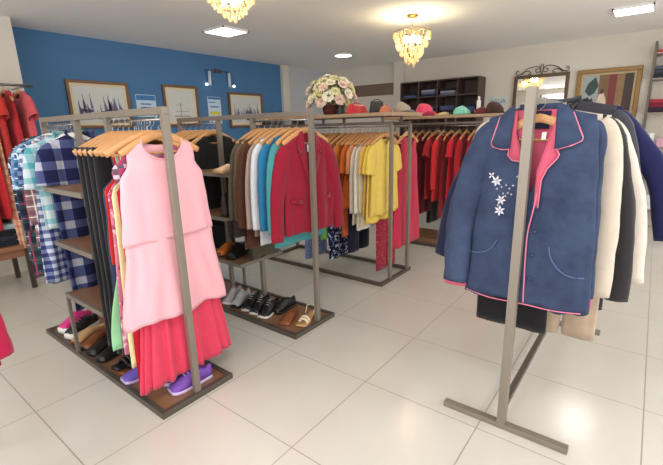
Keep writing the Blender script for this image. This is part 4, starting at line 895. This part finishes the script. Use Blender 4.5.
# ------------------------------------------------------------ blue wall: pictures, notices, wall lamps
m_gold = mat('dark_gold_frame', (120, 88, 56), 0.45, 0.3, vary=0.2, scale=30); m_mount = mat('cream_mount', (222, 206, 176), 0.8); m_gilt = mat('gilt_edge', (190, 160, 104), 0.4, 0.5)
def picture(x0, x1, z0, z1, label, kind, name='framed_picture'):
    t = thing(name, label, 'picture', ((x0 + x1) / 2, YB, (z0 + z1) / 2), 0); W = (x1 - x0) / 2; H = (z1 - z0) / 2; f = 0.035
    bm = bmesh.new()
    for (a, b_, c, d_) in ((-W, W, -H, -H + f), (-W, W, H - f, H), (-W, -W + f, -H + f, H - f), (W - f, W, -H + f, H - f)): box(bm, a, b_, -0.035, 0, c, d_, 0.004)
    link('frame', bm, m_gold, t, smooth=False)
    bm = bmesh.new(); W1, H1 = W - f, H - f; g_ = 0.035
    for (a, b_, c, d_) in ((-W1, W1, -H1, -H1 + g_), (-W1, W1, H1 - g_, H1), (-W1, -W1 + g_, -H1 + g_, H1 - g_), (W1 - g_, W1, -H1 + g_, H1 - g_)): box(bm, a, b_, -0.018, -0.002, c, d_)
    link('mount', bm, m_mount, t, smooth=False)
    W2, H2 = W1 - g_, H1 - g_
    pr = Box('print', mat('print_paper', (206, 208, 206), 0.35, vary=0.08, scale=6), -W2, W2, -0.012, -0.003, -H2, H2, t)
    bm = bmesh.new(); rn = random.Random(int(x0 * 100))
    if kind == 'boats':
        for k in range(26):
            bm.free(); bm = bmesh.new(); x = rn.uniform(-W2 * .9, W2 * .85); zb_ = -H2 * rn.uniform(0.3, 0.75); h_ = H2 * rn.uniform(0.4, 1.0); w_ = rn.uniform(0.02, 0.06)
            box(bm, x - .003, x + .003, -0.014, -0.0125, zb_, zb_ + h_)
            y = -0.0135
            for pts in ([(x - w_, zb_ + .02), (x + w_, zb_ + .02), (x + w_ * .7, zb_ - .015), (x - w_ * .7, zb_ - .015)], [(x + .004, zb_ + .03), (x + w_ * .8, zb_ + .03), (x + .004, zb_ + h_ * .8)]):
                bm.faces.new([bm.verts.new((px, y, pz)) for px, pz in pts])
            link('painted_boat', bm.copy(), mat('ink_violet', (112, 104, 140), 0.6, vary=0.3, scale=30), pr, smooth=False)
    else:
        for (a, b_, c, d_) in ((-W2 * .1, -W2 * .04, -H2 * .6, H2 * .2), (-W2 * .5, W2 * .5, -H2 * .35, -H2 * .31), (-W2 * .6, W2 * .6, -H2 * .68, -H2 * .6), (-W2 * .4, W2 * .1, H2 * .05, H2 * .08)): box(bm, a, b_, -0.014, -0.0125, c, d_)
        link('painted_fountain', bm, mat('ink_sepia', (150, 146, 130), 0.6), pr, smooth=False)
    return t
picture(2.26, 3.05, 1.57, 2.17, 'framed print of crowded sailing boats, leftmost and largest on the blue wall', 'boats')
picture(3.57, 4.17, 1.58, 2.19, 'framed pale print with a faint fountain, middle one on the blue wall', 'pale')
picture(4.79, 5.57, 1.55, 2.14, 'framed print of boats with tall masts, rightmost on the blue wall', 'boats')
m_pap = mat('notice_paper', (196, 216, 232), 0.6); m_inkb = mat('ink_blue', (60, 120, 180), 0.6); m_ylw = mat('ink_yellow', (212, 206, 80), 0.6)
def notice(x0, x1, z0, z1, label, rows):
    t = thing('wall_notice', label, 'notice', ((x0 + x1) / 2, YB, (z0 + z1) / 2), 0); W = (x1 - x0) / 2; H = (z1 - z0) / 2
    Box('paper', m_pap, -W, W, -0.006, 0, -H, H, t)
    for (a, b_, c, d_, m) in rows: Box('print_line', m, a * W, b_ * W, -0.0075, -0.0058, c * H, d_ * H, t)
notice(3.15, 3.45, 1.72, 2.03, 'pale blue and white paper notice between the first two framed prints', [(-.95, .95, .5, .95, m_inkb), (-.6, .5, .1, .22, m_inkb), (-.6, .7, -.2, -.1, m_inkb)])
notice(4.37, 4.63, 1.62, 2.05, 'tall pale blue notice with a yellow band between two framed prints', [(-.95, .95, .8, .97, m_inkb), (-.9, .2, .55, .62, m_inkb), (-.8, .8, -.35, -.1, m_ylw), (-.7, .6, .2, .3, m_inkb)])
t = thing('wall_lamp', 'twin-arm wall lamp with glass tubes high on the blue wall', 'wall lamp', (4.62, YB, 2.46), 0)
bm = bmesh.new(); tube(bm, [(-0.28, -0.035, 0), (0.22, -0.035, 0)], 0.008); box(bm, -0.06, 0.06, -0.03, 0, -0.03, 0.03, .003); link('bar', bm, M_darksteel, t, smooth=False)
m_gl = mat('frosted_glass', (200, 214, 230), 0.3)
for x in (-0.2, 0.2):
    Tube('glass_tube', m_gl, [(x, -0.05, -0.015), (x, -0.05, -0.24)], 0.024, t, 14)
    bm = bmesh.new(); lathe(bm, [(0.004, 0.02), (0.02, 0.01), (0.025, 0), (0.02, -0.018), (0.004, -0.025)], 14, (x + (-.07 if x < 0 else .09), -0.05, -0.22)); link('bulb', bm, mat('small_bulb', (250, 250, 245), 0.4, emit=(255, 250, 240), estr=3), t)
    Tube('arm', M_darksteel, [(x, -0.035, -0.0), (x + (-.07 if x < 0 else .09), -0.05, -0.06), (x + (-.07 if x < 0 else .09), -0.05, -0.2)], 0.003, t)

# wall shelf with dark caps at the right end of the blue wall
t = thing('wall_shelf', 'narrow shelf at the right end of the blue wall holding dark hats', 'shelf', (6.0, 5.6, 1.7), 0)
Box('shelf_board', M_darksteel, -0.5, 0.6, -0.12, 0.35, -0.02, 0, t)
Box('bracket', M_darksteel, -0.4, -0.37, -0.05, 0.35, -0.12, -0.02, t); Box('bracket', M_darksteel, 0.3, 0.33, -0.05, 0.24, -0.12, -0.02, t)
hat('black_hat', 'black hat left on the narrow shelf by the blue wall', (5.75, 5.65, 1.703), 0, M_black, 0.09, 0.11, 0.05)
hat('black_hat', 'black hat right on the narrow shelf, against the grey wall', (6.3, 5.65, 1.703), 0, M_black, 0.09, 0.10, 0.05)

# ------------------------------------------------------------ right wall: cubby unit, sign, mirror, painting, shelf unit
m_esp = mat('espresso_wood', (70, 52, 46), 0.5, vary=0.15, scale=8)
t = thing('cubby_cabinet', 'dark brown open cubby cabinet standing against the right wall', 'cabinet', (7.36, 3.17, 0), 0)
cx0, cx1 = -0.17, 0.17; Y0, Y1 = -0.73, 0.73
for z in (0.0, 0.42, 0.83, 1.12, 1.41, 1.70, 1.99, 2.26): Box('cabinet_shelf', m_esp, cx0, cx1 - 0.01, Y0 + 0.02, Y1 - 0.02, z, z + 0.02, t)
for k in range(5):
    y = Y0 + (Y1 - Y0 - 0.02) * k / 4; Box('side_panel' if k in (0, 4) else 'divider', m_esp, cx0 - 0.003, cx1 - 0.01, y, y + 0.02, 0, 2.28, t)
Box('back_panel', m_esp, cx1 - 0.01, cx1, Y0, Y1, 0, 2.28, t)
def folded(x, y, z, lx, ly, h, m, label, name='folded_garment', rz=0, group=None):
    t = thing(name, label, 'folded clothes', (x, y, z), rz, group)
    bm = bmesh.new(); b2 = []
    box(bm, -lx / 2, lx / 2, -ly / 2, ly / 2, 0.001, h, min(h * 0.35, 0.012)); bmesh.ops.subdivide_edges(bm, edges=bm.edges, cuts=2, use_grid_fill=True)
    for v in bm.verts:
        q = noise.noise((v.co.x * 9 + x * 5, v.co.y * 9 + y * 7, z * 3)) * 0.01; v.co.x += q; v.co.y += q * .7
        if v.co.z > h * 0.6: v.co.z += q * 0.35
    link('folded_cloth', bm, m, t)
    return t
names = ['blue', 'navy', 'grey blue', 'pale grey', 'black', 'violet blue']
fc = [fabric('denim_fold', (74, 92, 140)), fabric('navy_fold', (36, 40, 70)), fabric('greyblue_fold', (104, 116, 144)), fabric('white_fold', (150, 154, 176)), M_black, fabric('violet_fold', (80, 78, 130))]
colw = ['leftmost', 'second', 'third', 'rightmost']
for row, z in enumerate((2.01, 1.72)):
    for k in range(4):
        y = 3.17 + 0.73 - 0.19 - k * 0.36
        if row == 0 and k == 3: continue
        hh = 0
        for s in range(3 if (k != 0) else 2):
            ci = (s + k + row * 2 + (3 if (k == 0 and s == 1) else 0)) % 6; h_ = 0.035
            folded(7.33, y, z + hh, 0.24, 0.27, h_, fc[ci], '%s folded garment, %s of the pile in the %s cubby of the %s row' % (names[ci], ('bottom', 'middle', 'top')[s], colw[k], ('top', 'second')[row])); hh += h_ + 0.003
# water sign
t = thing('wall_sign', 'small white wall sign with the word AGUA in blue', 'sign', (XR, 2.22, 1.88), 0)
Box('sign_plate', mat('sign_white', (198, 206, 204), 0.5), -0.012, 0, -0.14, 0.14, -0.075, 0.075, t)
cu = bpy.data.curves.new('sign_text', 'FONT'); cu.body = '\u00c1GUA'; cu.size = 0.095; cu.extrude = 0.001; cu.align_x = 'CENTER'; cu.align_y = 'CENTER'
to_ = bpy.data.objects.new('text_curve', cu); C.objects.link(to_); bpy.context.view_layer.update()
me_ = bpy.data.meshes.new_from_object(to_.evaluated_get(bpy.context.evaluated_depsgraph_get())); bpy.data.objects.remove(to_)
to = bpy.data.objects.new('sign_text', me_); C.objects.link(to); to.parent = t; to.location = (-0.0145, 0, -0.01); to.rotation_euler = (PI / 2, 0, -PI / 2); me_.materials.clear(); me_.materials.append(mat('sign_blue', (40, 120, 170), 0.5))
# mirror
m_bz = mat('bronze_iron', (92, 74, 56), 0.45, 0.5)
m_mir = mat('mirror_silver', (235, 235, 232), 0.02, 1.0)
t = thing('wall_mirror', 'wall mirror in a bronze frame with scrollwork on top', 'mirror', (XR, 1.57, 0), 0)
ya, yb, za, zb_ = -0.40, 0.40, 1.15, 2.25; f = 0.05
bm = bmesh.new()
for (a, b_, c, d_) in ((ya, yb, za, za + f), (ya, yb, zb_ - f, zb_), (ya, ya + f, za + f, zb_ - f), (yb - f, yb, za + f, zb_ - f)): box(bm, -0.045, -0.005, a, b_, c, d_, 0.005)
link('frame', bm, m_bz, t, smooth=False)
Box('mirror_glass', m_mir, -0.02, -0.008, ya + f, yb - f, za + f, zb_ - f, t)
bm = bmesh.new(); xx = -0.025
def curl(pts, r=0.006): tube(bm, smoothpts([(xx, p_[0], p_[1]) for p_ in pts], 6), r, 6, up=Vector((1, 0, 0)))
for s in (-1, 1):
    curl([(s * 0.36, 2.26), (s * 0.30, 2.28), (s * 0.22, 2.34), (s * 0.12, 2.37), (s * 0.05, 2.36), (s * 0.02, 2.30), (s * 0.07, 2.28), (s * 0.09, 2.32), (s * 0.06, 2.33)])
    curl([(s * 0.30, 2.26), (s * 0.24, 2.31), (s * 0.17, 2.30), (s * 0.16, 2.265), (s * 0.20, 2.265)])
    curl([(s * 0.36, 2.26), (s * 0.385, 2.30), (s * 0.36, 2.33), (s * 0.34, 2.31)])
    curl([(0, 2.25), (s * 0.02, 2.32), (s * 0.015, 2.40)])
link('scrollwork', bm, m_bz, t)
# painting
t = thing('framed_painting', 'large painting in a wide gilt frame on the right wall beside the mirror', 'painting', (XR, 0.665, 1.80), 0)
W, H = 0.40, 0.45; f = 0.06
bm = bmesh.new()
for (a, b_, c, d_) in ((-W, W, -H, -H + f), (-W, W, H - f, H), (-W, -W + f, -H + f, H - f), (W - f, W, -H + f, H - f)): box(bm, -0.045, 0, a, b_, c, d_, 0.008)
link('frame', bm, mat('old_gold_frame', (138, 108, 66), 0.45, 0.4, vary=0.25, scale=40), t, smooth=False)
bm = bmesh.new(); W1, H1, g_ = W - f, H - f, 0.03
for (a, b_, c, d_) in ((-W1, W1, -H1, -H1 + g_), (-W1, W1, H1 - g_, H1), (-W1, -W1 + g_, -H1 + g_, H1 - g_), (W1 - g_, W1, -H1 + g_, H1 - g_)): box(bm, -0.03, -0.002, a, b_, c, d_, 0.003)
link('inner_frame', bm, mat('pale_gilt', (176, 156, 116), 0.5, 0.2), t, smooth=False)
W2, H2 = W1 - g_, H1 - g_
cv = Box('canvas', mat('canvas_ochre', (120, 88, 56), 0.5, vary=0.3, scale=10), -0.02, -0.004, -W2, W2, -H2, H2, t)
def paint(name, pts, rgb, k):
    bm = bmesh.new(); x = -0.0205 - 0.0006 * k
    vs = [bm.verts.new((x, -(p_[0]) * W2, p_[1] * H2)) for p_ in pts]; bm.faces.new(vs); link(name, bm, mat(name + '_%d' % k, rgb, 0.5, vary=0.25, scale=18), cv, smooth=False)
paint('painted_sky', [(-1, 1), (-.35, 1), (-.35, -.1), (-1, -.1)], (150, 160, 162), 0)
paint('painted_foliage', [(-.8, .7), (-.5, .95), (-.35, .6), (-.5, .3), (-.7, .2), (-.9, .4)], (44, 66, 62), 1)
paint('painted_curtain', [(.05, 1), (.42, 1), (.42, -1), (.05, -1)], (116, 40, 36), 2)
paint('painted_column', [(.36, 1), (.66, 1), (.62, -1), (.34, -1)], (140, 106, 72), 3)
paint('painted_shadow', [(.66, 1), (1, 1), (1, -1), (.62, -1)], (58, 40, 34), 4)
paint('painted_ground', [(-1, -.3), (.1, -.5), (.1, -1), (-1, -1)], (150, 116, 84), 5)
paint('painted_figure', [(-.30, .25), (-.12, .3), (0, .05), (.05, -.6), (-.45, -.6), (-.38, -.1)], (214, 190, 176), 6)
paint('painted_robe', [(-.75, .0), (-.55, .1), (-.42, -.2), (-.4, -.7), (-.85, -.7)], (190, 90, 70), 7)
paint('painted_head', [(-.26, .45), (-.16, .47), (-.1, .36), (-.16, .26), (-.26, .28)], (70, 46, 36), 8)

# shelf unit at the far right
t = thing('shelf_unit', 'tall metal shelf unit of folded clothes cut off by the right edge', 'shelf', (7.36, -0.34, 0), 0)
for y in (-0.48, 0.49):
    for x in (-0.15, 0.15): Box('upright', M_darksteel, x - 0.015, x + 0.015, y - 0.015, y + 0.015, 0, 2.5, t)
shz = (0.27, 0.70, 1.14, 1.60, 2.04, 2.36)
for z in shz: Box('metal_shelf', M_steel, -0.165, 0.165, -0.46, 0.475, z - 0.02, z, t)
stock = [
 (0.02, 2.361, 0.22, 0.035, (196, 60, 60), 'red folded garment alone on the top shelf of the right shelf unit'),
 (0.02, 2.041, 0.24, 0.05, (40, 44, 56), 'black folded garment, bottom of the pile on the second shelf at the right'), (0.02, 2.094, 0.24, 0.05, (58, 62, 78), 'dark slate folded garment, middle of the second-shelf pile at the right'), (0.02, 2.147, 0.22, 0.05, (76, 82, 100), 'slate grey folded garment on top of the second-shelf pile'),
 (0.03, 1.601, 0.26, 0.06, (48, 36, 52), 'dark plum folded garment at the bottom of the third-shelf pile'), (0.03, 1.664, 0.26, 0.055, (122, 28, 50), 'wine red folded garment in the third-shelf pile'), (0.01, 1.722, 0.24, 0.05, (168, 40, 62), 'raspberry folded garment on top of the third-shelf pile'),
 (-0.25, 1.601, 0.2, 0.09, (70, 70, 90), 'thick dark grey folded jumper right of the wine red pile'), (-0.26, 2.041, 0.2, 0.1, (90, 50, 60), 'thick brown folded jumper right of the slate pile')]
for k, (dy, z, ly, h, col, lab) in enumerate(stock):
    folded(7.34, dy, z, 0.25, ly, h, fabric('stock_%d' % k, col, 0.15), lab)
def carton(name, y, z, lx, ly, h, col, label, cat='box'):
    t = thing(name, label, cat, (7.33, y, z), 0)
    Box('carton', mat(name + '_card', col, 0.6, vary=0.1), -lx / 2, lx / 2, -ly / 2, ly / 2, 0, h, t, 0.003)
    Box('lid', mat(name + '_lid', tuple(min(255, v + 18) for v in col), 0.6), -lx / 2 - 0.004, lx / 2 + 0.004, -ly / 2 - 0.004, ly / 2 + 0.004, h + 0.0005, h + 0.014, t, 0.002)
carton('white_box', 0.045, 1.14, 0.12, 0.05, 0.17, (222, 226, 224), 'upright white box on the shelf unit beside the navy sleeve')
vs_ = thing('gold_vase', 'round gold vase on the shelf unit next to the white box', 'vase', (7.26, 0.105, 1.14), 0)
bm = bmesh.new(); lathe(bm, [(0.02, 0), (0.04, 0.03), (0.045, 0.07), (0.03, 0.12), (0.018, 0.15), (0.026, 0.17)], 20); link('vase_body', bm, mat('gold_metal', (176, 150, 80), 0.35, 0.8), vs_)
carton('pink_box', -0.10, 1.14, 0.2, 0.16, 0.10, (196, 150, 170), 'dusty pink box right of the white box on the shelf unit')
carton('kraft_box', -0.06, 0.70, 0.22, 0.22, 0.08, (190, 160, 90), 'kraft yellow box on the shelf unit above the white bags')
carton('orange_box', -0.30, 0.70, 0.2, 0.16, 0.12, (206, 130, 70), 'orange box at the right edge of the shelf unit')
for k in range(2):
    t = thing('paper_bag', ('crumpled grey white bag on the low shelf beside the navy sleeve', 'crumpled pale bag lowest right on the shelf unit')[k], 'bag', (7.33, (0.02, -0.22)[k], 0.27), 0.2)
    bm = bmesh.new(); box(bm, -0.08, 0.08, -0.09, 0.09, 0.002, 0.2); bmesh.ops.subdivide_edges(bm, edges=bm.edges, cuts=5, use_grid_fill=True)
    for v in bm.verts:
        q = noise.noise_vector(v.co * 14 + Vector((k * 9, 0, 0))) * 0.02; v.co += q; v.co.z = max(v.co.z, 0.002); v.co.x *= 1 - v.co.z; v.co.y *= 1 - v.co.z
    link('bag_body', bm, mat('crumpled_paper', (200, 204, 206), 0.6), t, smooth=False)

# ------------------------------------------------------------ left: wall rail with red clothes, low table, near garments
t = thing('wall_rail', 'wall-mounted rail of red clothes at the left beside the blue wall', 'clothes rail', (0.9, 5.05, 1.98), 0)
Tube('rail', M_chrome, [(-0.2, 0, 0), (0.72, 0, 0)], 0.012, t)
for x in (-0.15, 0.68): Tube('bracket', M_chrome, [(x, 0, 0), (x, 0.45, 0)], 0.008, t)
lefts = [(0.95, (150, 20, 34), 'dark red dress, leftmost on the wall rail', 'dark_red_dress', 1.3), (1.05, (196, 24, 36), 'pure red long dress on the wall rail next to the dark red one', 'red_dress', 1.3), (1.15, (206, 30, 40), 'scarlet dress hanging in the middle of the wall rail', 'scarlet_dress', 1.2),
         (1.26, (206, 44, 40), 'orange red dress on the wall rail left of the coral dress', 'orange_dress', 1.1), (1.37, (208, 40, 50), 'cherry red dress on the wall rail between orange red and coral', 'cherry_dress', 1.0), (1.49, (222, 82, 90), 'coral pink short-sleeved dress, rightmost on the wall rail', 'coral_dress', 0.62)]
for k, (x, col, lab, nm, L) in enumerate(lefts):
    z = 1.98 + 0.012 - HOOKTOP + 0.002
    hanger('wooden hanger carrying the ' + lab.split(',')[0].split(' on the')[0].split(' hanging')[0] + ' on the wall rail', (x, 5.05, z), RR)
    garment(nm, lab, 'dress', (x, 5.05, z + 0.012), RR, fabric('cloth_left_%d' % k, col, 0.1), L=L, sw=0.2, cw=0.23, hw=0.27, d=0.045, sleeve='short' if k in (5, 3) else 'none', fold=0.012)
# beige garments below rail
hanger('wooden hanger carrying the beige and peach striped long dress', (1.20, 5.05, 1.98 + 0.012 - HOOKTOP + 0.002), RR)
garment('striped_dress', 'beige and peach striped long dress behind the table, below the red ones', 'dress', (1.20, 5.05, 1.93), RR, checked('peach_stripe', (214, 170, 140), (190, 110, 84), None, 0.08, 0.4), L=1.5, sw=0.17, cw=0.2, hw=0.28, d=0.035, sleeve='none', fold=0.012)
# low table
t = thing('low_table', 'low brown wooden table with dark metal legs at the left edge', 'table', (0.55, 5.05, 0), 0)
Box('tabletop', mat('table_wood', (150, 104, 74), 0.45, vary=0.2, scale=6), -0.7, 0.7, -0.28, 0.28, 0.42, 0.46, t, 0.003)
Box('apron', mat('table_wood2', (138, 92, 66), 0.5, vary=0.2, scale=6), -0.66, 0.66, -0.25, 0.25, 0.34, 0.42, t)
for x in (-0.67, 0.67):
    for y in (-0.25, 0.25): Box('leg', mat('dark_leg', (58, 46, 38), 0.5), x - 0.02, x + 0.02, y - 0.02, y + 0.02, 0, 0.42, t)
zz = 0.461
for k, (col, lab) in enumerate((((34, 36, 54), 'dark navy folded jeans, bottom of the stack on the low table'), ((44, 46, 66), 'dark navy folded jeans, second in the stack on the low table'), ((26, 28, 40), 'almost black folded jeans, third in the stack on the low table'), ((168, 196, 206), 'pale aqua folded shirt on top of the stack on the low table'))):
    folded(0.98, 5.0, zz, 0.5, 0.36, 0.05, fabric('table_fold_%d' % k, col, 0.15), lab); zz += 0.054
# near bottom-left garments on a small rack beyond the frame edge
t = thing('small_rack', 'low garment rack just outside the left edge holding the magenta top', 'clothes rack', (0.115, 2.1, 0), 0)
Box('post', M_darksteel, -0.015, 0.015, -0.015 - 0.12, 0.015 - 0.12, 0.03, 1.05, t); Box('post', M_darksteel, -0.015, 0.015, 0.385, 0.415, 0.03, 1.05, t)
Box('foot', M_darksteel, -0.15, 0.15, -0.135, -0.105, 0, 0.03, t); Box('foot', M_darksteel, -0.15, 0.15, 0.385, 0.415, 0, 0.03, t)
Box('top_bar', M_darksteel, -0.012, 0.012, -0.105, 0.385, 1.02, 1.05, t)
for (y, nm, lab, col, L, hw) in ((2.08, 'magenta_tshirt', 'crimson magenta top cut off by the left edge, near the bottom', (190, 20, 70), 0.40, 0.235), (2.16, 'red_long_tshirt', 'red long top hanging below the magenta one at the left edge', (205, 20, 40), 0.52, 0.21), (2.26, 'blue_grey_tshirt', 'blue grey top peeping above the magenta top at the left edge', (90, 100, 130), 0.33, 0.2)):
    z = 1.05 - HOOKTOP + 0.002
    hanger('wooden hanger carrying the ' + lab.split(' cut')[0].split(' hanging')[0].split(' peeping')[0], (0.115, y, z), 0)
    garment(nm, lab, 'top', (0.115, y, z - 0.02), 0, fabric('cloth_' + nm, col), L=L, sw=0.17, cw=0.2, hw=hw, d=0.03, sleeve='short', slen=0.3, spread=0.02)

for k in HP:
    for p in HP[k]: bpy.data.objects.remove(p)
